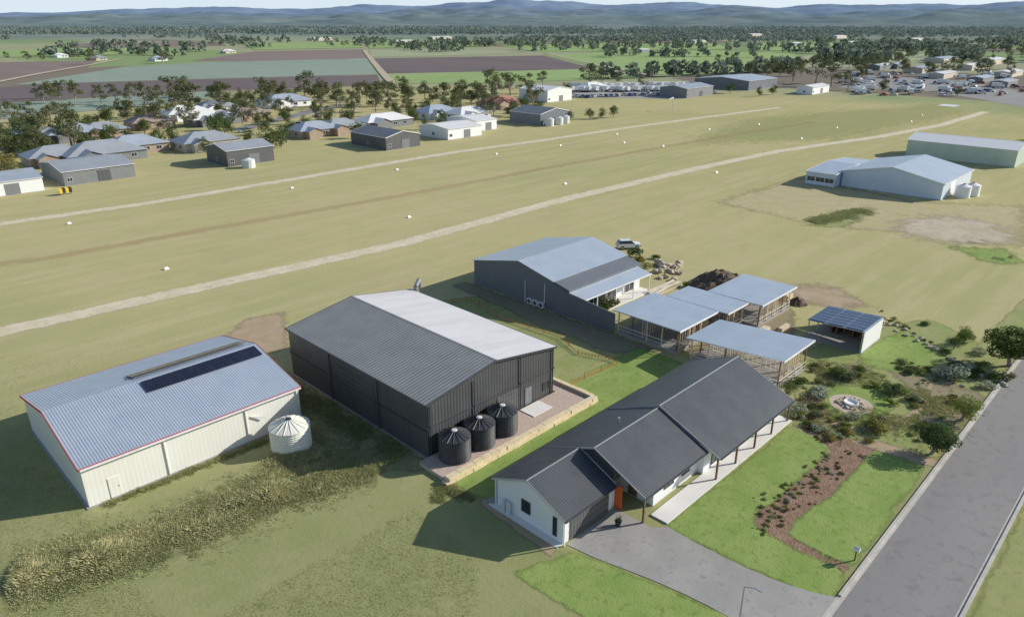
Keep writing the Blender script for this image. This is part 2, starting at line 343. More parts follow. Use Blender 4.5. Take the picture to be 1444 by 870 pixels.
# ---------------------------------------------------------------- building parts
def opening(par,face,pos,c,w,z0,z1,kind,wallmat=None):
    def bx(mb,a0,a1,d0,d1,b0,b1,m=0):
        s_=-1 if face[0]=='-' else 1
        e0,e1=sorted((pos+s_*d0,pos+s_*d1))
        if face[1]=='y': mb.box(a0,a1,e0,e1,b0,b1,m)
        else: mb.box(e0,e1,a0,a1,b0,b1,m)
    if kind=='window':
        g=MB(); bx(g,c-w/2,c+w/2,.005,.03,z0,z1); p=part(g,'window',['glass'],par)
        g=MB(); t=.07
        bx(g,c-w/2-t,c+w/2+t,.004,.07,z1,z1+t); bx(g,c-w/2-t,c+w/2+t,.004,.08,z0-t,z0)
        bx(g,c-w/2-t,c-w/2,.004,.07,z0,z1); bx(g,c+w/2,c+w/2+t,.004,.07,z0,z1)
        if w>1: bx(g,c-.03,c+.03,.031,.06,z0,z1)
        fo=bpy.data.objects.new('frame',g.mesh('frame',['trim_white' if wallmat!='wall_white' else 'trim_dark'],par['_o'])); link(fo,p)
    elif kind in('roller_door','garage_door','sliding_door'):
        g=MB(); n=max(4,int((z1-z0)/.3)); h=(z1-z0)/n
        for i in range(n): bx(g,c-w/2,c+w/2,.005,.05 if i%2 else .07,z0+i*h,z0+i*h+h*.93)
        part(g,'door',[wallmat or 'wall_char_low'],par)
    else:
        g=MB(); bx(g,c-w/2,c+w/2,.005,.06,z0,z1); p=part(g,'door',[wallmat or 'trim_white'],par)
        g=MB(); bx(g,c+w/2-.16,c+w/2-.08,.06,.12,z0+.95,z0+1.05); ho=bpy.data.objects.new('handle',g.mesh('handle',['steel'],par['_o'])); link(ho,p)
def newb(name,label,cat,x,y,group=None):
    e=thing(name,label,cat,(x,y,0),group); e['_o']=(x,y,0.0); return e
def shed(name,label,x0,x1,y0,y1,he,hr,ridge,wall,roof,roof2=None,rp=None,ov=.2,he2=None,trim='trim_white',ops=(),group=None,cat='shed',base=True):
    e=newb(name,label,cat,(x0+x1)/2,(y0+y1)/2,group); he2=he if he2 is None else he2
    if rp is None: rp=(y0+y1)/2 if ridge=='x' else (x0+x1)/2
    w=MB()
    if ridge=='x':
        w.prism([(x0,y0,0),(x0,y0,he),(x0,rp,hr),(x0,y1,he2),(x0,y1,0)],(x1-x0,0,0))
    else:
        w.prism([(x0,y0,0),(x0,y0,he),(rp,y0,hr),(x1,y0,he2),(x1,y0,0)],(0,y1-y0,0))
    part(w,'wall',[wall],e)
    r=MB(); t=.09; L=ov
    def pt(a,b,z): return (a,b,z) if ridge=='x' else (b,a,z)
    ai=0 if ridge=='x' else 1
    a0,a1=(x0-L,x1+L) if ridge=='x' else (y0-L,y1+L)
    b0,b1=(y0,y1) if ridge=='x' else (x0,x1)
    s0=(hr-he)/(rp-b0); s1=(hr-he2)/(b1-rp)
    lo0=(b0-L,he-s0*L); lo1=(b1+L,he2-s1*L); g=.02
    r.prism([pt(a0,lo0[0],lo0[1]+g),pt(a0,rp-.01,hr+g),pt(a0,rp-.01,hr+g+t),pt(a0,lo0[0],lo0[1]+g+t)],[(a1-a0) if i==ai else 0 for i in range(3)],0)
    r.prism([pt(a0,lo1[0],lo1[1]+g),pt(a0,rp+.01,hr+g),pt(a0,rp+.01,hr+g+t),pt(a0,lo1[0],lo1[1]+g+t)],[(a1-a0) if i==ai else 0 for i in range(3)],1)
    part(r,'roof',[roof,roof2 or roof],e)
    c=MB(); off=[(a1-a0+.04) if i==ai else 0 for i in range(3)]
    c.prism([pt(a0-.02,rp-.2,hr-.2*s0+g+t+.01),pt(a0-.02,rp,hr+g+t+.03),pt(a0-.02,rp+.2,hr-.2*s1+g+t+.01),pt(a0-.02,rp,hr+g+t+.0)],off,0)
    part(c,'ridge_cap',[roof],e)
    for (b,z,sg) in ((lo0[0],lo0[1],-1),(lo1[0],lo1[1],1)):
        gt=MB(); o0,o1=sorted((b+sg*.005,b+sg*.13)); z0=z-.02; z1=z+.1
        if ridge=='x': gt.box(a0,a1,o0,o1,z0,z1)
        else: gt.box(o0,o1,a0,a1,z0,z1)
        part(gt,'gutter',[trim],e)
    for a,sg in ((a0,-1),(a1,1)):
        bb=MB(); ax=a-.05 if sg<0 else a+.005
        bb.prism([pt(ax,lo0[0],lo0[1]-.1),pt(ax,rp,hr-.1),pt(ax,lo1[0],lo1[1]-.1),pt(ax,lo1[0],lo1[1]+g+t+.03),pt(ax,rp,hr+g+t+.03),pt(ax,lo0[0],lo0[1]+g+t+.03)],[.045 if i==ai else 0 for i in range(3)])
        part(bb,'barge_board',[trim],e)
    if base:
        s=MB(); s.box(x0-.25,x1+.25,y0-.25,y1+.25,-.1,.08); part(s,'slab',['concrete'],e)
    for (face,cc,ww,z0,z1,kd,*mm) in ops:
        pos={'-x':x0,'+x':x1,'-y':y0,'+y':y1}[face]
        opening(e,face,pos,cc,ww,z0,z1,kd,mm[0] if mm else None)
    return e
def downpipes(e,lst,m='trim_white'):
    for (x,y,z0,z1) in lst:
        g=MB(); g.box(x-.05,x+.05,y-.05,y+.05,z0,z1); part(g,'downpipe',[m],e)
# ---- cream shed
cs=shed('cream_shed','long cream metal shed with blue-grey roof and red barge trim',11,32,63.4,81.8,4.1,6,'x','wall_cream','roof_blue',rp=72.5,trim='trim_red',ops=[('-y',13.3,.95,.1,2.1,'door','wall_cream')])
g=MB(); g.box(10.9,32.1,62.93,63.06,3.98,4.13); part(g,'gutter',['trim_white'],cs)
downpipes(cs,[(18,63.33,.1,4),(26,63.33,.1,4),(31.7,63.33,.1,4)],'wall_cream')
g=MB(); g.prism([(26.5,63.25,2.7),(27.9,63.0,2.2),(27.9,63.0,2.32),(26.5,63.25,2.85)],(0,.1,0)); part(g,'downpipe',['trim_white'],cs)
def solar_on_slope(par,x0,n,w,yb,zb,yt,zt,lift=.12):
    for i in range(n):
        a=x0+i*w; g=MB()
        g.prism([(a+.02,yb,zb+lift),(a+.02,yt,zt+lift),(a+.02,yt,zt+lift+.04),(a+.02,yb,zb+lift+.04)],(w-.04,0,0))
        part(g,'solar_panel',['solar'],par)
sl=(6-4.1)/(72.5-63.4)
def cz(y): return 6-abs(y-72.5)*sl+.11
solar_on_slope(cs,19.5,12,1.02,70.1,cz(70.1),72.0,cz(72.0))
solar_on_slope(cs,19.3,12,1.02,73.9,cz(73.9)+.12,75.9,cz(75.9)-.05)
g=MB(); zt=cz(73.9)+.2
g.prism([(19.4,73.8,zt-.06),(31.6,73.8,zt-.06),(31.6,73.8,zt),(19.4,73.8,zt)],(0,.06,0))
part(g,'panel_rail',['solar_frame'],cs)
# ---- charcoal shed
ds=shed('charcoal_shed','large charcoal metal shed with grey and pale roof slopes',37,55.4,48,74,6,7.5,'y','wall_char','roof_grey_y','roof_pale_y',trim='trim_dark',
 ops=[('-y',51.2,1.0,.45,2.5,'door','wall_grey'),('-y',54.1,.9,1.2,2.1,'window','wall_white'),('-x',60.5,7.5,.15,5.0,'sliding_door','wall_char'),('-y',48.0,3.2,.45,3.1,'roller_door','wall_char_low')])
g=MB(); g.box(36.9,55.5,47.9,47.985,3.35,3.5); part(g,'girt_trim',['trim_dark'],ds)
g=MB(); g.box(36.9,36.985,48.1,74.1,2.9,3.05); part(g,'girt_trim',['trim_dark'],ds)
downpipes(ds,[(37.3,47.85,.3,5.9),(43.1,47.85,.3,6.4),(49.9,47.85,.3,6.6),(55.1,47.85,.3,5.9),(36.85,56,.1,5.9),(36.85,65,.1,5.9)],'trim_dark')
g=MB(); g.tube((55.9,73.5,.1),(55.9,73.5,6.6),.3,.3,12); g.tube((55.9,73.5,6.5),(57.4,74.6,6.9),.3,.3,12); g.tube((57.4,74.6,6.9),(57.4,74.6,5.8),.3,.33,12); part(g,'exhaust_duct',['wall_grey'],ds)
sheet('gravel_pad_top',[(35.6,43.9),(57.2,43.9),(57.2,52),(55.6,52),(55.6,47.8),(35.6,47.8)],'gravel',.372)
mb=MB(); mb.prism([(35.6,43.9,0),(57.2,43.9,0),(57.2,52,0),(55.7,52,0),(55.7,47.7,0),(35.6,47.7,0)],(0,0,.368)); o=bpy.data.objects.new('gravel_pad',mb.mesh('gravel_pad',['gravel'])); link(o); tag(o,kind='structure')
mb=MB()
for lev in range(2):
    x=35.2+(.4 if lev else 0)
    while x<57.3:
        w=rng(.9,1.5); mb.box(x,min(x+w-.04,57.6),43.15+rng(-.05,.04)+lev*.08,43.88,lev*.36,lev*.36+.35-rng(0,.03)); x+=w
    y=43.9
    while y<52:
        w=rng(.9,1.5); mb.box(57.2,57.85+rng(-.04,.04)-lev*.08,y,y+w-.04,lev*.36,lev*.36+.33); y+=w
solo(mb,'retaining_wall',['sandstone'],'low sandstone block retaining wall beside the gravel pad','retaining wall',(46,43.6,0))
mb=MB(); mb.box(49.6,52.6,45.6,47.7,.372,.45); solo(mb,'concrete_step',['concrete_pale'],'pale concrete landing outside the charcoal shed door','step',(50.5,46.6,.372))
def tank(cx,cy,z,r,h,m,label,group=None,ribs=True,n=32,det=True):
    e=newb('water_tank',label,'water tank',cx,cy,group); e.location.z=z; e['_o']=(cx,cy,z)
    g=MB(); pr=[(r*.99,z)]
    k=int(h/.22) if ribs else 3
    for i in range(k):
        a=z+h*i/k; b=z+h*(i+1)/k
        pr+= [(r*.985,a+.02),(r*1.01,a+(b-a)*.35),(r*1.01,a+(b-a)*.65),(r*.985,b-.02)]
    g.lathe(cx,cy,pr,n); part(g,'tank_wall',[m],e)
    g=MB(); g.lathe(cx,cy,[(r*1.02,z+h),(r*1.02,z+h+.06),(r*.5,z+h+r*.22),(.28,z+h+r*.36)],n)
    if det:
        for i in range(16):
            t=i*math.pi/8; c_,s_=math.cos(t),math.sin(t)
            g.tube((cx+c_*r*1.0,cy+s_*r*1.0,z+h+.07),(cx+c_*.5*r,cy+s_*.5*r,z+h+r*.22+.02),.05,.045,5); g.tube((cx+c_*r*.5,cy+s_*r*.5,z+h+r*.22+.02),(cx+c_*.28,cy+s_*.28,z+h+r*.36+.02),.045,.04,5)
    part(g,'tank_roof',[m],e)
    g=MB(); g.lathe(cx,cy,[(.3,z+h+r*.34),(.3,z+h+r*.36+.1),(.2,z+h+r*.36+.14)],14); part(g,'hatch',['tank_black' if m!='tank_black' else 'tank_grey'],e)
    return e
for (x,y) in ((38.7,46.0),(42.05,46.05),(45.4,46.15)): tank(x,y,.375,1.58,2.35,'tank_black','ribbed black poly rainwater tank on gravel beside shed','black rainwater tanks')
tank(28.7,59.7,0,2.0,2.35,'tank_cream','cream poly rainwater tank standing beside cream shed')
# ---- hangar home (slate wall)
hs=newb('slate_hangar','slate-blue hangar with pale blue roof and side verandah','hangar',83,71)
g=MB(); x0,x1=74.4,92; g.prism([(x0,61.8,0),(x0,61.8,4.1),(x0,71.8,6.3),(x0,82,4.1),(x0,82,0)],(x1-x0,0,0)); part(g,'wall',['wall_slate'],hs)
g=MB(); g.prism([(x0-.01,53.6,0),(x0-.01,53.6,2.85),(x0-.01,61.8,3.7),(x0-.01,61.8,0)],(.12,0,0)); part(g,'screen_wall',['wall_slate'],hs)
g=MB(); a0,a1=74.1,92.2
g.prism([(a0,64.6,4.76),(a0,71.79,6.34),(a0,71.79,6.42),(a0,64.6,4.84)],(a1-a0,0,0)); g.prism([(a0,82.3,4.06),(a0,71.81,6.34),(a0,71.81,6.42),(a0,82.3,4.14)],(a1-a0,0,0)); part(g,'roof',['roof_blue_x'],hs)
g=MB(); g.prism([(a0+.3,59.3,3.1),(a0+.3,65,4.45),(a0+.3,65,4.53),(a0+.3,59.3,3.18)],(16.8,0,0)); part(g,'verandah_roof',['roof_blue_x'],hs)
g=MB(); g.box(74.6,91.4,59.2,59.29,3.0,3.2); part(g,'gutter',['trim_white'],hs)
for x in (78,82.5,87,91.2):
    g=MB(); g.box(x-.06,x+.06,59.4,59.52,0,3.1); part(g,'verandah_post',['trim_white'],hs)
g=MB(); g.box(74.5,92,59.2,61.8,.0,.12); part(g,'slab',['concrete_pale'],hs)
g=MB(); g.box(83,91.9,61.74,61.79,.12,3.3); part(g,'rendered_wall',['wall_white'],hs)
for c in (80,84.5,89): opening(hs,'-y',61.73,c,2.2,.2,2.3,'window')
downpipes(hs,[(74.33,66.5,.1,3.9),(74.33,70.5,.1,3.5)],'trim_white')
for y in (66.9,68.1,69.3):
    g=MB(); g.box(73.9,74.35,y-.45,y+.45,.15,1.0); p=part(g,'air_conditioner',['white'],hs)
    g=MB(); g.tube((73.88,y,.58),(73.9,y,.58),.33,.33,14); fo=bpy.data.objects.new('fan_grille',g.mesh('fan_grille',['trim_dark'],hs['_o'])); link(fo,p)
# ---- open pavilion house under construction
def pavilion(x0,x1,y0,y1,h0,h1,label,walls=True):
    e=newb('open_pavilion',label,'pavilion',(x0+x1)/2,(y0+y1)/2,'flat-roofed pavilions under construction')
    g=MB(); g.prism([(x0-.5,y0-.5,h0),(x0-.5,y1+.5,h1),(x0-.5,y1+.5,h1+.14),(x0-.5,y0-.5,h0+.14)],(x1-x0+1,0,0)); part(g,'roof',['roof_blue2'],e)
    g=MB(); g.box(x0-.5,x1+.5,y0-.56,y0-.505,h0-.1,h0+.17); part(g,'fascia',['trim_white'],e)
    g=MB(); g.box(x0,x1,y0,y1,0,.35); part(g,'floor',['concrete'],e)
    def hh(y): return h0+(h1-h0)*(y-y0)/(y1-y0)
    nx=max(2,round((x1-x0)/2.6)); ny=max(2,round((y1-y0)/2.6))
    for i in range(nx+1):
        for j in range(ny+1):
            if 0<i<nx and 0<j<ny: continue
            x=x0+.1+(x1-x0-.2)*i/nx; y=y0+.1+(y1-y0-.2)*j/ny
            g=MB(); g.box(x-.07,x+.07,y-.07,y+.07,.35,hh(y)-.01); part(g,'post',['timber_pale' if (i+j)%3 else 'timber'],e)
    if walls:
        g=MB()
        for X in (x0+(x1-x0)*.55,x1-.4):
            y=y0+.5
            while y<y1-.5: g.box(X,X+.09,y,y+.045,.35,hh(y)-.15); y+=.6
            g.box(X,X+.09,y0+.5,y1-.5,1.5,1.55)
            g.prism([(X-.002,y0+.5,h0-.25),(X-.002,y1-.5,h1-.25),(X-.002,y1-.5,h1-.12),(X-.002,y0+.5,h0-.12)],(.094,0,0))
        for Y in (y0+.3,y0+(y1-y0)*.6):
            x=x0+.5
            while x<x1-.5: g.box(x,x+.045,Y,Y+.09,.35,hh(Y)-.15); x+=.6
            g.box(x0+.5,x1-.5,Y-.002,Y+.092,hh(Y)-.25,hh(Y)-.14); g.box(x0+.5,x1-.5,Y-.002,Y+.092,1.2,1.25)
        part(g,'stud_frame',['timber_pale'],e)
    g=MB(); g.box(x0+.1,x1-.1,y0-.03,y0,1.25,1.33); g.box(x0+.1,x1-.1,y0-.03,y0,.75,.8); part(g,'railing',['trim_white'],e)
    g=MB(); g.box(x0-.03,x0-.0,y0+.1,y1-.1,1.25,1.33); g.box(x0-.03,x0,y0+.1,y1-.1,.75,.8); part(g,'railing',['trim_white'],e)
    return e
pavilion(74.6,83.2,43.7,53.2,3.4,3.4,'large open timber-framed pavilion under pale blue flat metal roof')
pavilion(84.23,89.0,42.3,51.0,3.43,3.43,'open timber-framed pavilion joined behind a larger one')
pavilion(90.03,99.8,40.3,47.8,3.5,3.45,'open timber-framed pavilion at the rear under pale blue roof')
pavilion(74.3,81.6,29.9,41.6,4.05,3.0,'open timber-framed pavilion with tilted pale blue roof')
for (x,y,a,b,c) in ((88.5,38.5,1.6,.9,.7),(86,36.8,1.0,1.0,.9),(91,37.2,2.4,.6,.5),(84.2,35.0,1.2,.8,.6),(103,42,1.8,1.0,.8)):
    mb=MB(); n_=4
    for i in range(n_): mb.box(x+rng(-.05,.05),x+a+rng(-.05,.05),y+rng(-.05,.05),y+b,c*i/n_+.02,c*(i+1)/n_)
    solo(mb,'timber_stack',[R.choice(['timber_pale','wall_tan','timber'])],'small stack of building timber on bare ground','timber stack',(x,y,0),'stacks of building timber')
# ---- solar carport
sc=newb('solar_carport','small open carport with blue solar panels on roof','carport',95,30.5)
g=MB(); g.prism([(91.5,26.8,2.95),(91.5,34.2,2.55),(91.5,34.2,2.65),(91.5,26.8,3.05)],(6.9,0,0)); part(g,'roof',['roof_blue_x'],sc)
for i in range(6):
    for j in range(3):
        x=91.62+i*1.13; y=27.0+j*2.42; z=lambda yy:3.07-(yy-26.8)*.4/7.4+.05
        g=MB(); g.prism([(x,y,z(y)),(x,y+2.28,z(y+2.28)),(x,y+2.28,z(y+2.28)+.04),(x,y,z(y)+.04)],(1.0,0,0)); part(g,'solar_panel',['solar_blue'],sc)
for x in (91.7,95,98.2):
    for y in (27,34):
        g=MB(); g.box(x-.06,x+.06,y-.06,y+.06,0,2.95-(y-26.8)*.054); part(g,'post',['steel'],sc)
g=MB(); g.box(91.6,98.3,26.8,26.86,.1,2.9); part(g,'side_wall',['wall_white'],sc)
g=MB(); g.box(98.3,98.36,26.9,34.1,.1,2.5); part(g,'back_wall',['wall_grey'],sc)
g=MB(); g.box(91.4,98.4,26.7,34.3,0,.06); part(g,'slab',['concrete'],sc)
g=MB()
for i in range(14):
    y=28+i*.35; g.box(97-rng(0,1.5),97.8,y,y+.25,.06,.3+rng(0,1.0))
solo(g,'storage_rack',['timber'],'stacked timber boards stored under a carport','timber stack',(97,30,.06))
# ---- house
hb=newb('house','long white house with charcoal stepped gable roofs','house',53,33)
def gable_roof(x0,x1,yb,zb,yr,zr,yf,zf):
    g=MB(); t=.1
    g.prism([(x0,yb,zb),(x0,yr+.005,zr),(x0,yr+.005,zr+t),(x0,yb,zb+t)],(x1-x0,0,0)); g.prism([(x0,yf,zf),(x0,yr-.005,zr),(x0,yr-.005,zr+t),(x0,yf,zf+t)],(x1-x0,0,0))
    part(g,'roof',['roof_char'],hb)
    g=MB(); g.prism([(x0-.03,yr-.1,zr+t-.03),(x0-.03,yr,zr+t+.03),(x0-.03,yr+.1,zr+t-.03)],(x1-x0+.06,0,0)); part(g,'ridge_cap',['wall_grey'],hb)
    for xx in (x0-.04,x1+.005):
        g=MB(); g.prism([(xx,yf,zf-.06),(xx,yr,zr-.06),(xx,yb,zb-.06),(xx,yb,zb+t+.015),(xx,yr,zr+t+.015),(xx,yf,zf+t+.015)],(.03,0,0)); part(g,'barge_board',['trim_grey'],hb)
    for (ya,yb_,zz) in ((yf-.13,yf-.005,zf),(yb+.005,yb+.13,zb)):
        g=MB(); g.box(x0,x1,ya,yb_,zz-.03,zz+.1); part(g,'gutter',['trim_dark'],hb)
gable_roof(36.5,43.35,38.5,2.6,34.3,4.45,30.0,2.55)
gable_roof(43.4,53.35,38.5,2.63,32.65,5.2,27.0,2.75)
gable_roof(53.4,68.8,38.5,2.7,32.6,5.4,25.7,2.5)
g=MB(); g.prism([(36.8,30.4,0),(36.8,30.4,2.65),(36.8,34.3,4.38),(36.8,38.1,2.68),(36.8,38.1,0)],(6.9,0,0)); part(g,'wall',['wall_white'],hb)
g=MB(); g.prism([(46.2,28.0,0),(46.2,28.0,3.1),(46.2,32.65,5.1),(46.2,38.1,2.75),(46.2,38.1,0)],(7.4,0,0)); part(g,'wall',['wall_white'],hb)
g=MB(); g.prism([(43.71,30.6,2.6),(43.71,30.6,4.2),(43.71,32.65,5.1),(43.71,38.1,2.75),(43.71,38.1,2.6)],(2.4,0,0)); part(g,'gable_infill',['trim_dark'],hb)
g=MB(); g.prism([(53.61,27.4,0),(53.61,27.4,3.1),(53.61,32.6,5.25),(53.61,38.1,2.8),(53.61,38.1,0)],(14.9,0,0)); part(g,'wall',['wall_white'],hb)
g=MB(); g.box(45.0,69,25.7,27.38,.0,.14); part(g,'verandah_floor',['concrete_pale'],hb)
g=MB(); g.box(36.4,70,38.3,39.1,0,.06); part(g,'rear_path',['concrete'],hb)
g=MB(); g.box(36.1,36.8,30.4,38.6,0,.05); part(g,'side_path',['concrete_pale'],hb)
opening(hb,'-y',30.4,40.2,5.2,.05,2.35,'garage_door','wall_char_low')
g=MB(); g.box(43.75,43.85,29.7,30.5,.05,2.35); part(g,'orange_screen',['orange'],hb)
opening(hb,'-x',36.8,34.6,.9,1.0,2.1,'window','wall_white')
opening(hb,'-x',36.8,31.3,.3,.5,2.2,'window','wall_white')
opening(hb,'-x',46.2,30.2,1.0,.1,2.2,'door','timber')
for c,w in ((48.6,1.4),(51.4,1.2)): opening(hb,'-y',28.0,c,w,1.0,2.1,'window','wall_white')
for c,w in ((55.8,1.5),(59.2,2.0),(63.0,2.0),(66.6,1.5)): opening(hb,'-y',27.4,c,w,.5,2.0,'window','wall_white')
for (x,y,z) in ((43.7,27.3,2.75),(53.6,26.0,2.5),(57.3,26.0,2.5),(61.1,26.0,2.5),(64.8,26.0,2.5),(68.5,26.0,2.5)):
    g=MB(); g.box(x-.08,x+.08,y-.08,y+.08,.14 if x>44.7 else .03,z+.05); part(g,'verandah_post',['timber'],hb)
g=MB(); g.tube((49.5,34.5,4.3),(49.5,34.5,4.9),.09,.09,10); g.tube((49.5,34.5,4.9),(49.5,34.5,5.0),.15,.12,10); part(g,'flue',['steel'],hb)
downpipes(hb,[(36.7,38.2,.05,2.6),(36.7,30.2,.05,2.55)],'trim_white')
for y in (37.0,36.4):
    mb=MB(); mb.lathe(36.45,y,[(.19,.05),(.2,.12),(.2,1.05),(.14,1.2),(.06,1.25),(.06,1.33)],14); solo(mb,'gas_bottle',['tank_grey'],'grey gas bottle standing against white house wall','gas bottle',(36.45,y,.05),'gas bottles')
mb=MB(); mb.lathe(41.9,28.6,[(.2,.035),(.3,.5),(.32,.55),(.26,.52),(.05,.5)],14,0)
for i in range(60):
    t=rng(0,6.28); r=rng(.05,.5); h=rng(.7,1.3); mb.q((41.9+.03*math.cos(t+1.5),28.6,.5),(41.9-.03*math.cos(t+1.5),28.6+.04,.5),(41.9+r*math.cos(t),28.6+r*math.sin(t),h),m=1)
solo(mb,'potted_plant',['tank_black','dense'],'spiky plant in black pot beside garage','potted plant',(41.9,28.6,.035))
# ---- right hand hangars
n0=G(1326,283); r0_=G(1358,263); l0=G(1178,265)
bh=shed('pale_blue_hangar','wide low pale blue metal hangar with pale roof',n0[0],r0_[0]+3,n0[1],l0[1],4.0,6.4,'x','wall_blue','roof_blue_x','roof_blue_x',cat='hangar',ov=.3,ops=[('-y',n0[0]+8,4,.1,3.4,'roller_door','wall_white')])
b=G(1140,257)
wg=shed('hangar_wing','low pale blue annex joined to hangar with window band',l0[0]-.2,r0_[0]+2,l0[1]+.35,b[1],3.3,4.1,'y','wall_blue','roof_blue2',cat='annex',ops=[('-x',l0[1]+(b[1]-l0[1])*.22,2.2,1,2.1,'window'),('-x',l0[1]+(b[1]-l0[1])*.52,2.2,1,2.1,'window'),('-x',l0[1]+(b[1]-l0[1])*.82,2.0,1,2.1,'window')])
for i,(x,y) in enumerate(((1348,278),(1361,276))):
    q=G(x,y); tank(q[0]+1,q[1]-1,0,1.7,2.6,'wall_white','white rainwater tank beside pale blue hangar','pale rainwater tanks',n=20,det=False)
q=G(1430,237); q2=G(1283,217)
shed('green_hangar','long pale green hangar with cream roof',q[0],q[0]+14,q[1],q2[1],5,6.6,'y','wall_green','wall_white','wall_white',cat='hangar',ops=[('-x',q[1]+8,7,.1,4.2,'roller_door','wall_green'),('-x',q[1]+20,7,.1,4.2,'roller_door','wall_green')])
# ---- settlement sheds along the airfield
def shed3(name,label,N,Rr,L,he,hr,ridge,wall,roof,ops=True,roof2=None,group='sheds along the airfield'):
    n=G(*N); r=G(*Rr); l=G(*L); x0,x1=n[0],max(r[0],n[0]+5); y0,y1=n[1],max(l[1],n[1]+5)
    o=[]
    if ops: o=[('-y',(x0+x1)/2+1,3.2,.1,min(3,he-.6),'roller_door','wall_grey' if wall!='wall_grey' else 'wall_char_low'),('-y',x0+1.4,1.2,1.1,2,'window'),('-x',(y0+y1)/2,1.3,1.1,2,'window')]
    return shed(name,label,x0,x1,y0,y1,he,hr,ridge,wall,roof,roof2,ops=o,group=group)
dm('roof_mid',(.33,.35,.37),(.29,.31,.33),.2,rough=.4,metal=.15); dm('roof_white',(.63,.63,.61),(.58,.58,.56),.2,rough=.4); dm('roof_dark',(.14,.155,.17),(.12,.135,.15),.2,rough=.45,metal=.2)
dm('roof_red',(.35,.15,.13),(.30,.12,.11),.3); dm('roof_brown',(.28,.225,.19),(.24,.195,.165),.3); dm('roof_bluegrey',(.36,.40,.45),(.31,.35,.40),.2,rough=.4,metal=.15)
shed3('grey_shed','grey metal shed with pale grey gable roof',(92,263),(196,251),(56,248),3.6,4.9,'x','wall_grey','roof_mid')
shed3('white_shed','white metal shed with blue-grey roof',(-40,283),(62,268),(-90,272),3.4,4.6,'x','wall_white','roof_bluegrey')
shed3('dark_shed','dark grey shed with pale roof and lean-to',(322,236),(388,227),(289,228),4.6,6,'x','wall_char_low','roof_mid')
shed3('dark_shed','dark charcoal shed with grey gable roof',(545,213),(598,207),(475,206),4.2,5.8,'y','wall_char_low','roof_dark',roof2='roof_mid')
shed3('white_shed','cream shed with white gable roof',(632,198),(678,191),(594,191),3.8,4.8,'x','wall_white','roof_white')
shed3('white_shed','cream shed with white gable roof',(672,186),(700,182),(630,180),4,5,'x','wall_white','roof_white')
shed3('dark_shed','dark blue shed with grey gable roof',(762,178),(802,172),(722,172),4.6,6.4,'y','wall_slate','roof_dark')
shed3('workshop','long cream commercial building with white roof',(772,145),(804,141),(742,140),6,7.5,'y','wall_white','roof_white')
shed3('warehouse','long low blue-grey industrial warehouse',(1055,128),(1116,124),(1012,119),5.5,7.2,'x','wall_slate','roof_bluegrey')
shed3('workshop','grey industrial workshop with dark roof',(968,139),(1016,135),(945,134),5,6.5,'x','wall_grey','roof_mid')
shed3('workshop','white low commercial building',(1145,134),(1180,131),(1132,131),4,5,'x','wall_white','roof_white')
for (x,y) in ((775,178),(788,176),(797,174)):
    q=G(x,y); tank(q[0],q[1],0,1.8,2.8,'tank_grey','pale rainwater tank beside dark shed','pale rainwater tanks',n=16,det=False)
q=G(346,235); tank(q[0],q[1]-2.2,0,1.9,2.2,'tank_grey','pale rainwater tank beside dark shed','pale rainwater tanks',n=16,det=False)
def hip(label,px,py,w,d,h,roof,wall,name='house'):
    x0,y0=G(px,py); e=newb(name,label,'house',x0+w/2,y0+d/2,'houses beside the airfield')
    x1,y1=x0+w,y0+d
    g=MB(); g.box(x0,x1,y0,y1,0,h); part(g,'wall',[wall],e)
    g=MB(); o=.6; k=min(w,d)/2+o; zr=h+k*.42; z=h-.02
    a=(x0-o,y0-o,z);b=(x1+o,y0-o,z);c=(x1+o,y1+o,z);dd=(x0-o,y1+o,z)
    if w>=d: p=(x0-o+k,(y0+y1)/2,zr); q=(x1+o-k,(y0+y1)/2,zr); g.q(a,b,q,p);g.q(b,c,q);g.q(c,dd,p,q);g.q(dd,a,p)
    else: p=((x0+x1)/2,y0-o+k,zr); q=((x0+x1)/2,y1+o-k,zr); g.q(a,b,p);g.q(b,c,q,p);g.q(c,dd,q);g.q(dd,a,p,q)
    g.q(dd,c,b,a); part(g,'roof',[roof],e)
    g=MB(); wx0=x0+w*.1; wx1=x0+w*.42; yy=y0-3.2
    g.prism([(wx0,yy,0),(wx1,yy,0),(wx1,yy,h),((wx0+wx1)/2,yy,h+(wx1-wx0)*.2),(wx0,yy,h)],(0,3.15,0)); part(g,'wing',[wall],e)
    g=MB(); mx=(wx0+wx1)/2; s_=(wx1-wx0)*.2
    g.q((wx0-.4,yy-.4,h-.1),(mx,yy-.4,h+s_+.1),(mx,y0+d*.4,h+s_+.1),(wx0-.4,y0+d*.4,h-.1)); g.q((wx1+.4,yy-.4,h-.1),(mx,yy-.4,h+s_+.1),(mx,y0+d*.4,h+s_+.1),(wx1+.4,y0+d*.4,h-.1)); part(g,'wing_roof',[roof],e)
    opening(e,'-y',y0,x0+w*.6,2,1,2.1,'window'); opening(e,'-y',y0,x0+w*.82,1.6,1,2.1,'window'); opening(e,'-x',x0,y0+d*.3,1.6,1,2.1,'window'); opening(e,'-x',x0,y0+d*.7,1.6,1,2.1,'window')
    return e
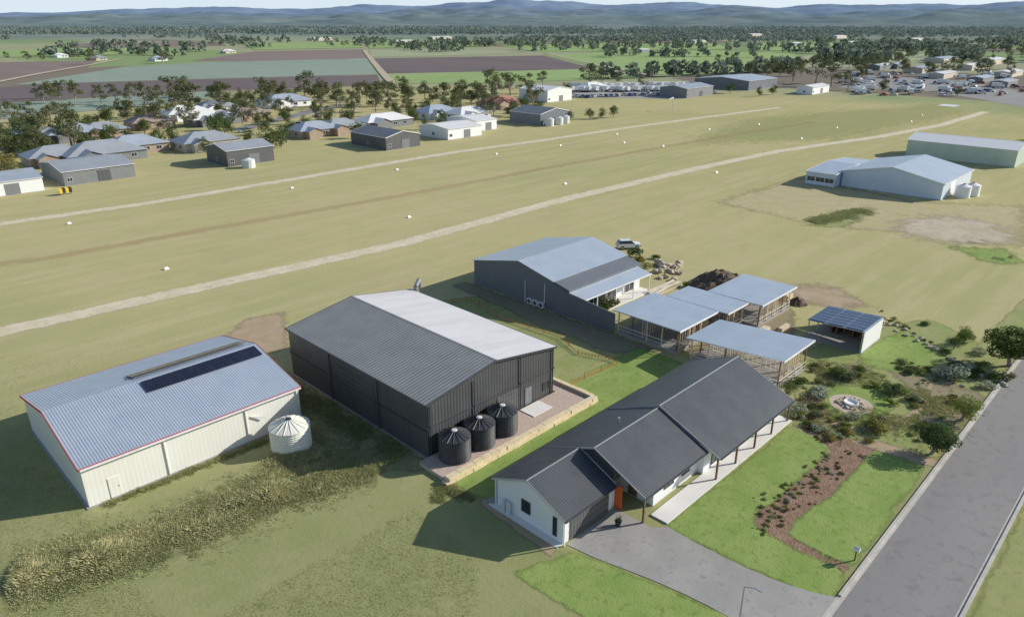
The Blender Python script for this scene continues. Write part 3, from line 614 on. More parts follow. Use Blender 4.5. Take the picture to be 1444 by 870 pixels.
HS=[(100,236,22,14,'roof_mid','wall_grey'),(45,238,16,11,'roof_mid','brick'),(158,222,18,12,'roof_bluegrey','brick'),(72,203,18,12,'roof_bluegrey','wall_grey'),(120,198,16,11,'roof_mid','brick'),(262,216,19,12,'roof_mid','wall_tan'),(190,185,16,11,'roof_brown','brick'),(240,172,20,13,'roof_white','wall_white'),(275,180,20,11,'roof_white','wall_grey'),(285,162,18,12,'roof_mid','wall_white'),(335,172,16,11,'roof_brown','brick'),(380,154,24,14,'roof_bluegrey','wall_white'),(425,197,17,11,'roof_bluegrey','brick'),(465,192,16,11,'roof_mid','brick'),(520,184,22,11,'roof_white','wall_grey'),(605,170,18,12,'roof_bluegrey','wall_white'),(650,172,18,11,'roof_white','wall_white'),(695,155,20,12,'roof_red','brick'),(15,205,16,11,'roof_mid','brick'),(830,130,18,10,'roof_white','wall_white'),(215,87,16,11,'roof_bluegrey','wall_white'),(315,76,18,10,'roof_white','wall_tan'),(78,82,14,10,'roof_white','wall_white'),(132,86,14,10,'roof_mid','wall_tan')]
dsc={'roof_mid':'grey','roof_bluegrey':'blue-grey','roof_brown':'brown','roof_white':'white','roof_red':'red'}
for (x,y,w,d,r,wl) in HS: hip('single-storey house with %s hip roof among trees'%dsc[r],x,y,w,d,2.8,r,wl)
for (x,y,w,d,h,r) in ((1330,112,36,12,3.6,'roof_white'),(1385,118,30,10,3.4,'roof_bluegrey'),(1425,110,40,12,3.6,'roof_white'),(1300,104,36,14,4,'roof_mid'),(1370,100,40,12,4,'roof_white'),(1240,100,30,12,4,'roof_white'),(1400,92,50,18,4.5,'roof_white'),(1330,90,50,18,4.5,'roof_bluegrey'),(1180,55,60,20,6,'roof_white'),(1130,56,60,20,6,'roof_bluegrey'),(560,62,40,20,5,'roof_white'),(610,56,60,20,5,'roof_white'),(1060,52,60,20,6,'roof_white'),(1290,60,60,25,6,'roof_white'),(905,75,20,12,4,'roof_white'),(440,58,50,20,5,'roof_white'),(980,62,40,20,5,'roof_white'),(1420,124,28,10,3.4,'roof_mid'),(1265,98,28,10,4,'roof_bluegrey'),(1200,64,40,16,5,'roof_white'),(1120,66,30,14,5,'roof_white')):
    q=G(x,y); shed('distant_shed','distant low metal shed on the plain',q[0],q[0]+w,q[1],q[1]+d,h,h*1.25,'x','wall_grey' if w<35 else 'wall_tan',r,base=False,group='distant sheds on the plain')
# ---------------------------------------------------------------- fields
dm('soil_brown',(.185,.145,.13),(.21,.165,.145),.02,pos=True,spec=.1,stretch=(1,.1,1)); dm('soil_dark',(.13,.106,.105),(.15,.122,.118),.02,pos=True,spec=.1,stretch=(1,.1,1))
dm('crop_teal',(.20,.26,.21),(.23,.28,.225),.03,pos=True,spec=.1,c3=(.27,.285,.23),scale3=.1,stretch=(1,.1,1)); dm('crop_green',(.22,.31,.115),(.25,.325,.135),.02,pos=True,spec=.1); dm('crop_pale',(.30,.32,.20),(.27,.30,.18),.02,pos=True,spec=.1)  # soil and crop colours slightly paled as painted distance haze
fields=[('soil_brown',[(-80,90),(135,86),(125,95),(-80,128)]),('soil_brown',[(270,86),(360,73),(512,70),(518,82),(380,88)]),('crop_teal',[(20,120),(175,95),(300,88),(518,83),(532,105),(250,113)]),('soil_dark',[(-60,128),(60,119),(250,114),(532,106),(538,120),(300,128),(60,142),(-60,150)]),
('crop_teal',[(-60,152),(60,143),(300,129),(330,135),(200,150),(-60,175)]),('soil_dark',[(526,83),(640,81),(765,79),(838,97),(690,101),(540,104)]),('crop_green',[(541,106),(690,102),(838,98),(905,110),(700,118),(550,118)]),('crop_pale',[(520,72),(640,70),(740,74),(640,79),(524,81)]),('crop_green',[(765,78),(860,75),(1000,72),(1120,75),(1140,98),(1010,104),(930,106),(845,96)]),('crop_green',[(700,64),(1000,61),(1040,70),(760,74)]),('crop_pale',[(1130,80),(1250,72),(1330,80),(1260,95),(1150,96)]),('soil_brown',[(860,58),(1000,56),(1030,60),(860,62)]),('crop_green',[(0,72),(120,68),(260,70),(120,80),(-40,82)]),('soil_brown',[(100,62),(300,60),(320,65),(100,68)]),('crop_green',[(1060,62),(1230,60),(1280,68),(1070,72)]),('crop_green',[(340,62),(500,60),(512,68),(360,71)]),('crop_green',[(520,60),(680,58),(690,66),(520,69)])]
for i,(m,p) in enumerate(fields): sheet('crop_field',GP(p),m,.06+.02*i)
ribbon('farm_road',GP([(514,72),(528,90),(545,110),(560,125)]),'pale_soil',.5,4,2)
ribbon('farm_road',GP([(-20,120),(60,104),(130,92),(170,84)]),'pale_soil',.5,4,2)
ribbon('farm_road',GP([(770,76),(850,94),(920,108)]),'pale_soil',.5,3,2)
sheet('highway',GP([(1180,124),(1250,108),(1330,112),(1380,118),(1500,140),(1500,162),(1380,140),(1300,128)]),'asphalt',.05)
sheet('truck_yard',GP([(795,138),(810,122),(940,118),(1010,132),(960,140)]),'concrete',.05)
ribbon('village_street',GP([(330,185),(380,172),(430,160),(470,150)]),'asphalt',.05,6,1)
# ---------------------------------------------------------------- vehicles
def box_t(mb,x0,x1,y0,y1,z0,z1,tx0,tx1,ty,m=0):
    p=[(x0,y0,z0),(x1,y0,z0),(x1,y1,z0),(x0,y1,z0),(x0+tx0,y0+ty,z1),(x1-tx1,y0+ty,z1),(x1-tx1,y1-ty,z1),(x0+tx0,y1-ty,z1)]
    n=len(mb.v); mb.v+=p
    for f in ((0,3,2,1),(4,5,6,7),(0,1,5,4),(1,2,6,5),(2,3,7,6),(3,0,4,7)): mb.f.append(tuple(n+i for i in f)); mb.m.append(m)
def car_parts(col):
    L=[]
    b=MB(); b.prism([(-2.25,-.9,.35),(2.2,-.9,.35),(2.3,-.9,.6),(2.2,-.9,.9),(1.1,-.9,1.05),(-2.2,-.9,1.1),(-2.32,-.9,.7)],(0,1.8,0)); L.append(('body',b,[col]))
    b=MB(); box_t(b,-2.15,1.05,-.85,.85,1.04,1.62,.35,.75,.16); L.append(('cabin',b,['glass']))
    b=MB(); box_t(b,-1.78,.32,-.7,.7,1.615,1.7,.05,.1,.04); L.append(('roof',b,[col]))
    for x in (-1.4,1.4):
        for y in (-.92,.72):
            b=MB(); b.tube((x,y,.36),(x,y+.2,.36),.36,.36,16); b.tube((x,y-.01,.36),(x,y+.21,.36),.2,.2,10,1); L.append(('wheel',b,['tyre','steel']))
    for y in (-.72,.5):
        b=MB(); b.box(2.2,2.32,y,y+.24,.68,.84); L.append(('headlight',b,['lamp_glass']))
        b=MB(); b.box(-2.36,-2.25,y,y+.2,.75,.98); L.append(('tail_light',b,['red_glass']))
    return [(n,bb.mesh(n,m)) for n,bb,m in L]
def truck_parts():
    L=[]
    b=MB(); b.box(-3.6,1.9,-1.15,1.15,1.0,3.3); L.append(('cargo_box',b,['white']))
    b=MB(); box_t(b,2.0,3.7,-1.05,1.05,.6,2.5,0,.45,.08); L.append(('cab',b,['car_white']))
    b=MB(); b.q((3.72,-.9,1.5),(3.72,.9,1.5),(3.42,.85,2.35),(3.42,-.85,2.35)); L.append(('windscreen',b,['glass']))
    b=MB(); b.box(-3.6,3.5,-.5,.5,.6,.95); L.append(('chassis',b,['black']))
    for x in (-2.4,2.8):
        for y in (-1.12,.82):
            b=MB(); b.tube((x,y,.5),(x,y+.3,.5),.5,.5,12); L.append(('wheel',b,['tyre']))
    return [(n,bb.mesh(n,m)) for n,bb,m in L]
CARS={c:car_parts(c) for c in ('car_white','car_red','car_blue','car_silver')}; TRK=truck_parts()
def vehicle(parts,name,label,cat,x,y,rot,group=None,z=0.0):
    e=thing(name,label,cat,(x,y,z),group,rot)
    for n,me in parts: link(bpy.data.objects.new(n,me),e)
q=G(886,350); vehicle(CARS['car_white'],'parked_car','white station wagon parked on grass beside hangar','car',q[0],q[1],math.radians(-38))
for i in range(34):
    q=G(806+(i%17)*11+rng(-2.5,2.5),(130 if i<17 else 125)+rng(-.9,.9)-.1*(i%17)); vehicle(TRK,'parked_truck','white box truck parked in a yard row','truck',q[0],q[1],math.radians(80+rng(-9,9)),'trucks parked in the yard',.05)
for i in range(24):
    q=G(812+i*8.4+rng(-2,2),138-.25*i+rng(-.5,.8)); c=R.choice(['car_white','car_white','car_silver','car_blue']); vehicle(CARS[c],'parked_car','car parked in a yard beside trucks','car',q[0],q[1],math.radians(80+rng(-6,6)),'cars parked in the yard',.05)
for i in range(120):
    x=rng(1185,1443); y=rng(100,136); q=G(x,y); c=R.choice(['car_white','car_white','car_silver','car_red','car_blue'])
    if R.random()<.35: vehicle(TRK,'parked_truck','white box truck standing beside the highway','truck',q[0],q[1],rng(0,6),'trucks beside the highway',.05)
    else: vehicle(CARS[c],'parked_car','car parked near highway sheds','car',q[0],q[1],rng(0,6),'cars beside the highway',.05)
for (x,y) in ((448,165),(420,178),(345,187),(560,166),(720,160)):
    q=G(x,y); vehicle(CARS['car_silver'],'parked_car','silver car parked among village houses','car',q[0],q[1],rng(0,6),'cars in the village')
# ---------------------------------------------------------------- small furniture
def marker(x,y):
    q=G(x,y); mb=MB(); a=.42;b=.32;c=.3;h=.45
    mb.q((q[0]-a,q[1]-b,.02),(q[0]+a,q[1]-b,.02),(q[0]+c,q[1],h),(q[0]-c,q[1],h)); mb.q((q[0]-a,q[1]+b,.02),(q[0]+a,q[1]+b,.02),(q[0]+c,q[1],h),(q[0]-c,q[1],h)); mb.q((q[0]-a,q[1]-b,.02),(q[0]-a,q[1]+b,.02),(q[0]-c,q[1],h)); mb.q((q[0]+a,q[1]-b,.02),(q[0]+a,q[1]+b,.02),(q[0]+c,q[1],h))
    solo(mb,'runway_marker',['white'],'white ridge-shaped runway marker on mown grass','runway marker',(q[0],q[1],0),'runway markers')
for p in ((98,316),(235,380),(412,266),(577,307),(797,260),(1010,244),(560,240),(700,218),(790,206),(880,202),(935,207),(1000,183),(1070,176),(1130,196),(1285,172),(1180,181),(1300,163),(870,190)): marker(*p)
q=G(1338,149); sheet('white_ground_marker',[(q[0]-5,q[1]-4),(q[0]+5,q[1]-4),(q[0]+5,q[1]+4),(q[0]-5,q[1]+4)],'white',.03)
q=G(948,156); mb=MB(); mb.tube((q[0],q[1],0),(q[0],q[1],6),.12,.08,8); mb.tube((q[0],q[1],5.8),(q[0]-3,q[1]+.5,5.2),.5,.25,10,1)
solo(mb,'windsock',['steel','white'],'white windsock on tall steel pole','windsock',(q[0],q[1],0))
q=G(94,275); e=newb('marker_board','yellow and black striped marker boards on frame','marker board',q[0],q[1])
for i in range(2):
    g=MB()
    for k in range(4): g.box(q[0]-1.4+k*.7,q[0]-.7+k*.7,q[1]+i*.9,q[1]+i*.9+.08,.5,1.7,k%2)
    part(g,'board',['yellow','black'],e)
g=MB()
for x in (-1.2,1.2): g.box(q[0]+x-.05,q[0]+x+.05,q[1]+.1,q[1]+.88,0,.5)
part(g,'frame',['steel'],e)
for (x,y) in ((1155,118),(1215,122),(1290,118),(1345,126),(1410,134),(905,120),(1000,118)):
    q=G(x,y); mb=MB(); mb.tube((q[0],q[1],0),(q[0],q[1],11),.16,.11,7); mb.box(q[0]-1.2,q[0]+1.2,q[1]-.06,q[1]+.06,10.2,10.4)
    solo(mb,'power_pole',['bark'],'timber power pole with crossarm beside the highway','power pole',(q[0],q[1],0),'power poles along the highway')
q=G(1050,826,5.5); e=newb('street_lamp','galvanised street lamp on the driveway verge','street lamp',q[0],q[1])
g=MB(); g.tube((q[0],q[1],0),(q[0],q[1],5.5),.08,.045,10); part(g,'pole',['steel'],e)
g=MB(); g.tube((q[0],q[1],5.45),(q[0]+.25,q[1]-.75,5.6),.04,.035,8); part(g,'arm',['steel'],e)
g=MB(); g.box(q[0]+.16,q[0]+.36,q[1]-1.1,q[1]-.7,5.55,5.64); part(g,'lamp_head',['steel'],e)
q=G(1205,790); e=newb('letterbox','white letterbox on short post by the kerb','letterbox',q[0],q[1])
g=MB(); g.box(q[0]-.05,q[0]+.05,q[1]-.05,q[1]+.05,0,1.0); part(g,'post',['timber'],e); g=MB(); g.prism([(q[0]-.17,q[1]-.22,1),(q[0]+.17,q[1]-.22,1),(q[0]+.17,q[1]-.22,1.25),(q[0],q[1]-.22,1.36),(q[0]-.17,q[1]-.22,1.25)],(0,.44,0)); part(g,'box',['white'],e)
k=NT('barrier_net'); ob=k.N('NewGeometry').outputs['Position']; sp=k.N('SeparateXYZ',None,Vector=ob).outputs
h1=k.math('LESS_THAN',k.math('FRACT',k.math('MULTIPLY',sp[2],6.0)),.25); h2=k.math('LESS_THAN',k.math('FRACT',k.math('MULTIPLY',k.math('ADD',sp[0],sp[1]),4.0)),.2); aa=k.math('MAXIMUM',h1,h2)
bb=k.N('BsdfPrincipled',None,Base_Color=c4((.48,.17,.09)),Roughness=.6).outputs[0]; k.t.links.new(k.N('MixShader',None,i0=aa,i1=k.N('BsdfTransparent').outputs[0],i2=bb).outputs[0],k.out.inputs[0]); M['net']=k.m
fp=GP([(637,428),(665,424),(700,447),(745,463),(790,478),(815,500),(860,508),(870,514),(800,545)])
e=newb('barrier_fence','orange plastic mesh barrier on steel pickets','fence',fp[0][0],fp[0][1])
g=MB(); pk=MB()
for a,b in zip(fp,fp[1:]):
    n=max(1,int(math.dist(a,b)/2.5))
    for i in range(n):
        p0=[a[j]+(b[j]-a[j])*i/n for j in (0,1)]; p1=[a[j]+(b[j]-a[j])*(i+1)/n for j in (0,1)]
        z=rng(.35,.6); g.q((p0[0],p0[1],.08),(p1[0],p1[1],.05),(p1[0],p1[1],z),(p0[0],p0[1],.5)); pk.box(p0[0]-.025,p0[0]+.025,p0[1]-.025,p0[1]+.025,0,.85)
part(g,'mesh_panel',['net'],e); part(pk,'picket',['timber'],e)
# ---------------------------------------------------------------- rocks, heaps
def rock_mesh(seed):
    import bmesh
    bm=bmesh.new(); bmesh.ops.create_icosphere(bm,subdivisions=2,radius=1)
    for v in bm.verts:
        n=noise.noise(v.co*1.3+Vector((seed*7,0,0))); v.co*=1+.45*n; v.co.z*=.7
    me=bpy.data.meshes.new('boulder'); bm.to_mesh(me); bm.free(); me.materials.append(M['rock']); return me
RK=[rock_mesh(i) for i in range(4)]
def rock(x,y,s,z=0,lab='tan boulder lying on garden soil',grp='garden boulders'):
    o=bpy.data.objects.new('boulder',R.choice(RK)); o.location=(x,y,z+s*.3); o.scale=(s*rng(.8,1.3),s*rng(.8,1.2),s*rng(.7,1)); o.rotation_euler=(rng(-.2,.2),rng(-.2,.2),rng(0,6)); link(o); tag(o,lab,'rock',grp)
for i in range(38):
    q=G(rng(924,960),rng(370,396)); rock(q[0],q[1],rng(.25,.75),rng(0,.4) if i%2 else 0,'sandstone boulder heaped beside the hangar','heap of sandstone boulders')
q=G(1012,402)
def heap(name,label,cx,cy,rx,ry,h,m,seed):
    mb=MB(); n=44;k=14
    for j in range(k):
        for i in range(n):
            t=2*math.pi*i/n; r=1-j/k; ex=1+.25*noise.noise(Vector((math.cos(t)*1.5,math.sin(t)*1.5,seed)))
            x=cx+rx*r*ex*math.cos(t); y=cy+ry*r*ex*math.sin(t); z=h*(1-r**1.6)*(1+.5*noise.noise(Vector((x*.5,y*.5,seed))))+.4*noise.noise(Vector((x*1.7,y*1.7,seed)))*(j>0)
            mb.v.append((x,y,max(z,-.02) if j else -.02))
    for j in range(k-1):
        for i in range(n):
            a=j*n+i;b=j*n+(i+1)%n; mb.f.append((a,b,b+n,a+n)); mb.m.append(0)
    mb.f.append(tuple((k-1)*n+i for i in range(n))); mb.m.append(0)
    return solo(mb,name,[m],label,'soil heap',(cx,cy,0))
heap('soil_heap','dark brown heap of loose topsoil on grass',q[0],q[1],6.5,4.5,2.4,'soil_heap',3)
q=G(1125,428); heap('soil_heap','small dark heap of soil',q[0],q[1],1.8,1.4,.8,'soil_heap',5)
mb=MB(); q=G(940,412)
for i in range(8):
    a=rng(-.1,.1); mb.tube((q[0]-3,q[1]+i*.3,.15+.1*(i%3)),(q[0]+5,q[1]+i*.3+a*8,.15+.1*(i%3)),.1,.1,6)
solo(mb,'pipe_stack',['wall_tan'],'stack of long pale pipes lying on soil','pipe stack',(q[0],q[1],0))
# ---------------------------------------------------------------- vegetation
def leaf_quads(mb,c,rad,n,s,m,sq=1.0):
    for _ in range(n):
        while 1:
            d=Vector((rng(-1,1),rng(-1,1),rng(-1,1)))
            if .05<d.length<1: break
        d=d.normalized()*(d.length**.45)
        p=Vector(c)+Vector((d.x*rad,d.y*rad,d.z*rad*sq))
        a=Vector((rng(-1,1),rng(-1,1),rng(-1,1))).normalized(); nrm=(d.normalized()*.9+a*.9+Vector((0,0,.4))).normalized()
        u=nrm.orthogonal().normalized(); w=nrm.cross(u); t=rng(0,6.28); u2=u*math.cos(t)+w*math.sin(t); w2=nrm.cross(u2)
        k=s*rng(.6,1.3)
        mb.q(p-u2*k*.5,p+w2*k*.35,p+u2*k*.5,p-w2*k*.35,m=m)
def make_tree(kind,h,fine=1.0,mult=1.0):
    tr=MB(); cr=MB()
    gum=kind=='gum'
    th=h*(.3 if gum else .2); r0=h*.022+.05
    base=Vector((0,0,-.05)); p=Vector((rng(-.04,.04)*h,rng(-.04,.04)*h,th)); tr.tube(base,p,r0*1.2,r0*.8,8)
    n=R.choice([9,11,13]) if gum else 12
    for i in range(n):
        t=i*2.4+rng(-.5,.5); sp=(rng(.08,.34) if gum else rng(.10,.33))*h; z=th+(h-th)*(rng(.08,.85) if gum else rng(.05,.72))
        e=Vector((p.x+sp*math.cos(t),p.y+sp*math.sin(t),z)); mid=p.lerp(e,.5)+Vector((0,0,-.03*h)); s0=Vector((p.x,p.y,th*rng(.75,1.0)))
        tr.tube(s0,mid,r0*.5,r0*.35,6,cap=False); tr.tube(mid,e,r0*.35,r0*.15,6,cap=False)
        cr_r=(rng(.09,.17) if gum else rng(.12,.20))*h
        leaf_quads(cr,e,cr_r,int((60 if gum else 75)*mult),h*.055*fine,0,.8)
        if gum:
            e2=e+Vector((rng(-.12,.12)*h,rng(-.12,.12)*h,rng(-.02,.12)*h)); leaf_quads(cr,e2,cr_r*.75,int(34*mult),h*.05*fine,0,.7)
    leaf_quads(cr,(p.x,p.y,h*.86),h*.13,int(60*mult),h*.055*fine,0,.8)
    if kind=='ball':
        leaf_quads(cr,(p.x,p.y,h*.62),h*.33,int(520*mult),h*.055*fine,0,.95); leaf_quads(cr,(p.x,p.y,h*.6),h*.24,int(260*mult),h*.07*fine,0,.95)
    elif not gum: leaf_quads(cr,(p.x,p.y,h*.55),h*.25,int(200*mult),h*.06*fine,0,.95)
    return tr,cr
TREES={}
for kind,lf,h,cnt,fi,mu in (('gum','gum',12,7,1,1),('round','dense',8,4,1,1),('olive','autumn',8,1,1,1),('small','bright',4,2,.6,2.6),('smalld','dense',4,2,.6,2.6),('ball','dense',4,2,.75,2.6)):
    for i in range(cnt):
        t,c=make_tree('gum' if kind=='gum' else 'ball' if kind=='ball' else 'round',h,fi,mu); TREES.setdefault(kind,[]).append((t.mesh('trunk',['bark']),c.mesh('crown',[lf]),h))
kind_name={'gum':'gum_tree','round':'leafy_tree','olive':'leafy_tree','small':'garden_tree','smalld':'garden_tree','ball':'garden_tree'}
def tree(kind,x,y,h,label,cat='tree',group=None,wide=1.0):
    tm,cm,h0=R.choice(TREES[kind]); e=thing(kind_name[kind],label,cat,(x,y,0),group,rng(0,6.28)); s=h/h0*rng(.85,1.12); e.scale=(s*rng(.8,1.3)*wide,s*rng(.8,1.3)*wide,s)
    link(bpy.data.objects.new('trunk',tm),e); link(bpy.data.objects.new('crown',cm),e)
lbl={'gum':'tall open-crowned gum tree among village houses','round':'dense dark green shade tree beside houses','olive':'leafy tree with yellow-green crown beside shed','small':'small bright green garden tree'}
TL=[('olive',14,262,9),('round',40,222,6),('round',130,222,7),('round',222,208,8),('round',245,205,8),('gum',205,150,14),('gum',225,165,12),('gum',255,150,16),('gum',270,158,13),('round',305,200,10),('round',318,192,8),('gum',312,158,13),('gum',345,160,12),('round',385,213,9),('round',398,208,8),('round',375,190,7),('round',410,192,6),('gum',405,145,13),('gum',430,142,14),('gum',452,145,13),('gum',388,135,10),('gum',475,150,12),('gum',500,168,13),('round',485,175,7),('gum',530,158,12),('gum',548,150,13),('round',560,165,7),('round',580,170,7),('gum',575,142,11),('gum',600,140,12),('gum',625,150,11),('gum',650,148,10),('gum',665,150,9),('gum',700,138,16),('gum',720,135,15),('gum',745,132,12),('gum',690,128,12),('gum',765,120,11),('gum',832,124,15),('gum',848,120,12),('gum',870,120,9),('round',803,172,6),('round',832,168,5),('round',849,168,5.5),('round',865,166,5.5),('gum',905,128,9),('gum',985,122,9),('gum',1060,112,15),('gum',1082,112,14),('gum',1098,110,12),('gum',1118,115,13),('gum',1150,118,18),('gum',1172,122,16),('gum',1130,108,13),('gum',1195,128,14),('gum',1215,112,12),('round',1245,130,9),('gum',1235,95,13),('gum',1205,100,12),('gum',1170,95,14),('gum',1330,100,10),('gum',1395,98,12),('round',1350,136,5),('round',25,190,7),('round',60,182,8),('gum',100,178,10),('round',150,172,6),('gum',20,175,10),('gum',45,172,9),('gum',80,168,8),('round',185,205,6),('round',205,190,7),('round',160,195,6),('round',350,205,6),('round',430,186,6),('round',455,184,6),('round',505,195,6),('round',600,183,5),('round',620,178,5),('gum',640,160,9),('gum',675,150,11),('round',720,165,6),('round',740,160,6),('gum',800,140,8),('gum',60,88,10),('gum',40,88,12),('gum',130,92,13),('gum',125,84,12),('gum',230,90,13),('gum',240,88,10),('gum',200,82,9),('gum',10,86,9),('round',1030,132,7),('round',1070,136,6),('round',1090,134,6),('gum',1400,80,14),('gum',1440,82,14),('gum',1420,84,13),('gum',1280,84,12),('gum',1310,82,12),('round',290,215,5),('round',60,212,5),('olive',1440,225,7)]
for (k_,x,y,h) in TL:
    q=G(x,y); tree(k_,q[0],q[1],h,lbl[k_],group='trees round the airfield houses' if k_!='olive' else None)
for i in range(150):
    x=rng(-20,760); y=184-x*.045+rng(-30,16)+ (22 if x<180 else 0)
    q=G(x,y); k_=R.choice(['gum','round','round']); tree(k_,q[0],q[1],rng(4,8) if k_=='round' else rng(7,12),lbl[k_],group='trees round the airfield houses')
for i in range(18):
    q=G(rng(0,760),rng(136,150)); tree('gum',q[0],q[1],rng(8,12),lbl['gum'],group='trees round the airfield houses')
for i in range(34):
    q=G(rng(1000,1440),rng(90,112)); tree('gum',q[0],q[1],rng(8,14),'gum tree beside the distant highway',group='trees along the highway')
for (x,y,h,k_) in ((1424,516,5.2,'ball'),(1356,592,3.0,'small'),(1313,640,3.4,'ball'),(1108,560,2.6,'smalld'),(1345,492,2.2,'smalld'),(1360,484,2.4,'small')):
    q=G(x,y); tree(k_,q[0],q[1],h,'small leafy garden tree beside the street','tree','garden trees',wide=1.15)
SH=[]
for lf in ('dense','bright','silver','gum','autumn','rank','redleaf'):
    for i in range(2):
        c=MB()
        for j in range(7): leaf_quads(c,(rng(-.5,.5),rng(-.5,.5),rng(.3,.7)),rng(.3,.5),60,.19,0,.8)
        SH.append((lf,c.mesh('shrub',[lf])))
slab={'dense':'dark green leafy shrub in garden bed','bright':'bright green leafy shrub in garden bed','silver':'silvery grey rounded shrub in garden','gum':'olive green native shrub in garden bed','autumn':'yellow-green native shrub in garden bed','rank':'grassy native clump in garden bed','redleaf':'reddish-brown leafy shrub in garden bed'}
def shrub(x,y,s,lf=None,grp='garden shrubs'):
    l=[a for a in SH if lf is None or a[0]==lf]; k_,me=R.choice(l); o=bpy.data.objects.new('shrub',me); o.location=(x,y,-.02); o.scale=(s*rng(.8,1.3),s*rng(.8,1.3),s*rng(.6,1.0)); o.rotation_euler=(0,0,rng(0,6)); link(o); tag(o,slab[k_],'shrub',grp)
cnt=0
while cnt<140:
    x=rng(1122,1395); y=rng(512,624)
    if x>1340 and y>600: continue
    if abs(x-1205)<46 and abs(y-568)<20: continue
    if noise.noise(Vector((x*.02,y*.035,3)))<-.08: continue
    q=G(x,y)
    if q[1]<13.8: continue
    cnt+=1; shrub(q[0],q[1],rng(.25,1.0)**1.2,R.choice(['dense','gum','gum','rank','bright','bright','autumn','silver','silver','redleaf']))
for (x,y,s,l) in ((1345,530,2.2,'silver'),(1330,532,1.6,'silver'),(1390,548,1.3,'silver'),(1400,535,1.3,'dense'),(1180,530,1.6,'dense'),(1195,535,1.5,'gum'),(1160,560,1.5,'silver'),(1235,610,1.6,'autumn'),(1258,555,1.4,'dense'),(1358,480,1.5,'dense'),(1305,458,1.0,'dense'),(1420,535,1.2,'gum'),(1385,500,1.0,'silver'),(860,432,1.9,'gum'),(850,436,1.4,'dense'),(895,362,1.8,'dense'),(905,370,1.6,'autumn'),(912,380,1.5,'rank'),(925,365,1.2,'dense'),(1130,540,1.3,'dense'),(1120,580,1.3,'silver'),(1068,412,1.2,'dense'),(1080,405,1.0,'gum'),(1105,432,.9,'rank'),(968,405,1.0,'dense')):
    q=G(x,y); shrub(q[0],q[1],s,l)
for i in range(150):
    t=rng(0,1); x=1182+(1076-1182)*t+R.gauss(0,16); y=640+(740-640)*t+R.gauss(0,9); q=G(x,y); shrub(q[0],q[1],rng(.08,.34),R.choice(['rank','rank','silver','gum','autumn','redleaf','bright']),'low plants in the mulch bed')
for i in range(22):
    q=G(1240+i*6.5+rng(-4,4),442+i*4+rng(-3,5)); shrub(q[0],q[1],rng(.3,.8),R.choice(['dense','gum','rank']),'shrubs along the garden edge')
for i in range(30):
    q=G(1235+i*6.3+rng(-4,4),447+i*3.5+rng(-4,4)); rock(q[0],q[1],rng(.2,.45))
q=G(1200,570)
for i in range(16):
    t=i*6.28/16; rock(q[0]+1.25*math.cos(t),q[1]+1.25*math.sin(t),rng(.2,.34),0,'pale stone ringing the round fire pit','stones ringing the fire pit')
sheet('fire_pit_paving',[(q[0]+2.3*math.cos(i*.157),q[1]+2.3*math.sin(i*.157)) for i in range(40)],'gravel',.04)
mb=MB(); mb.lathe(q[0],q[1],[(.75,.045),(.8,.35),(.72,.36),(.6,.15),(.02,.13)],20); solo(mb,'fire_bowl',['wall_white'],'low pale round bowl at the centre of the fire pit','fire bowl',(q[0],q[1],.04))
def tufts(name,label,samples,hmin,hmax,m,blades=12,spread=.35,wid=.09):
    mb=MB()
    for (x,y,sc_) in samples:
        for _ in range(blades):
            t=rng(0,6.28); d=rng(0,spread); bx=x+d*math.cos(t); by=y+d*math.sin(t); h=rng(hmin,hmax)*sc_; a=rng(0,6.28); w=wid*rng(.6,1.4); l=rng(.1,.7)*h
            mb.q((bx-w*math.cos(a),by-w*math.sin(a),0),(bx+w*math.cos(a),by+w*math.sin(a),0),(bx+l*math.cos(t)+w*.3*math.cos(a),by+l*math.sin(t)+w*.3*math.sin(a),h*.8),(bx+l*1.5*math.cos(t),by+l*1.5*math.sin(t),h))
    return solo(mb,name,[m],label,'grass',(samples[0][0],samples[0][1],0),kind='stuff')
def along(pts,w,n,thr=-.25,f=.22,lift=.7):
    P=[Vector(p) for p in pts]; out=[]; L=[(P[i+1]-P[i]).length for i in range(len(P)-1)]; T=sum(L)
    while len(out)<n:
        d=rng(0,T); i=0
        while d>L[i]: d-=L[i]; i+=1
        p=P[i].lerp(P[i+1],d/L[i]); t=(P[i+1]-P[i]).normalized(); o_=R.gauss(0,.42)*w; q=(p.x-t.y*o_,p.y+t.x*o_)
        nz=noise.noise(Vector((q[0]*f,q[1]*f,2.2)))+.4*noise.noise(Vector((q[0]*f*4,q[1]*f*4,7)))
        if nz>thr: out.append((q[0],q[1],(.5+lift*max(0,nz+.25))*max(.4,1-abs(o_)/w*.6)))
    return out
ln=GP([(20,822),(90,800),(180,772),(240,755),(320,715),(390,690),(450,665),(528,655)])
tufts('long_grass','dense pale straw long grass growing along a drain',along(ln,3.2,8200,-.55,.28,.8),.25,.8,'straw',17,.45,.026)
tufts('long_grass','green rank weeds growing along a drain',along(ln,4.6,5200,-.6,.25,.6),.1,.5,'rank',14,.45,.028)
tufts('long_grass','straw grass spreading beside the cream tank',along(GP([(395,675),(400,640),(445,650)]),2.4,1400,-.5,.3,.8),.2,.6,'straw',14,.4,.028)
tufts('long_grass','dark weeds between the two sheds',along([(34.5,50),(34.5,62),(33.8,72),(34,80)],2.3,2600,-.4),.2,.8,'rank',14,.3,.035)
tufts('long_grass','straw weeds between the two sheds',along([(33.5,50),(32.5,60),(33.8,72)],2.6,1400,-.3),.25,.7,'straw',14,.35,.03)
tufts('long_grass','weeds at the foot of the cream shed',along([(12,62.8),(20,62.6),(31,62.2),(31.5,58)],.8,800,-.4),.1,.4,'rank',12,.25,.03)
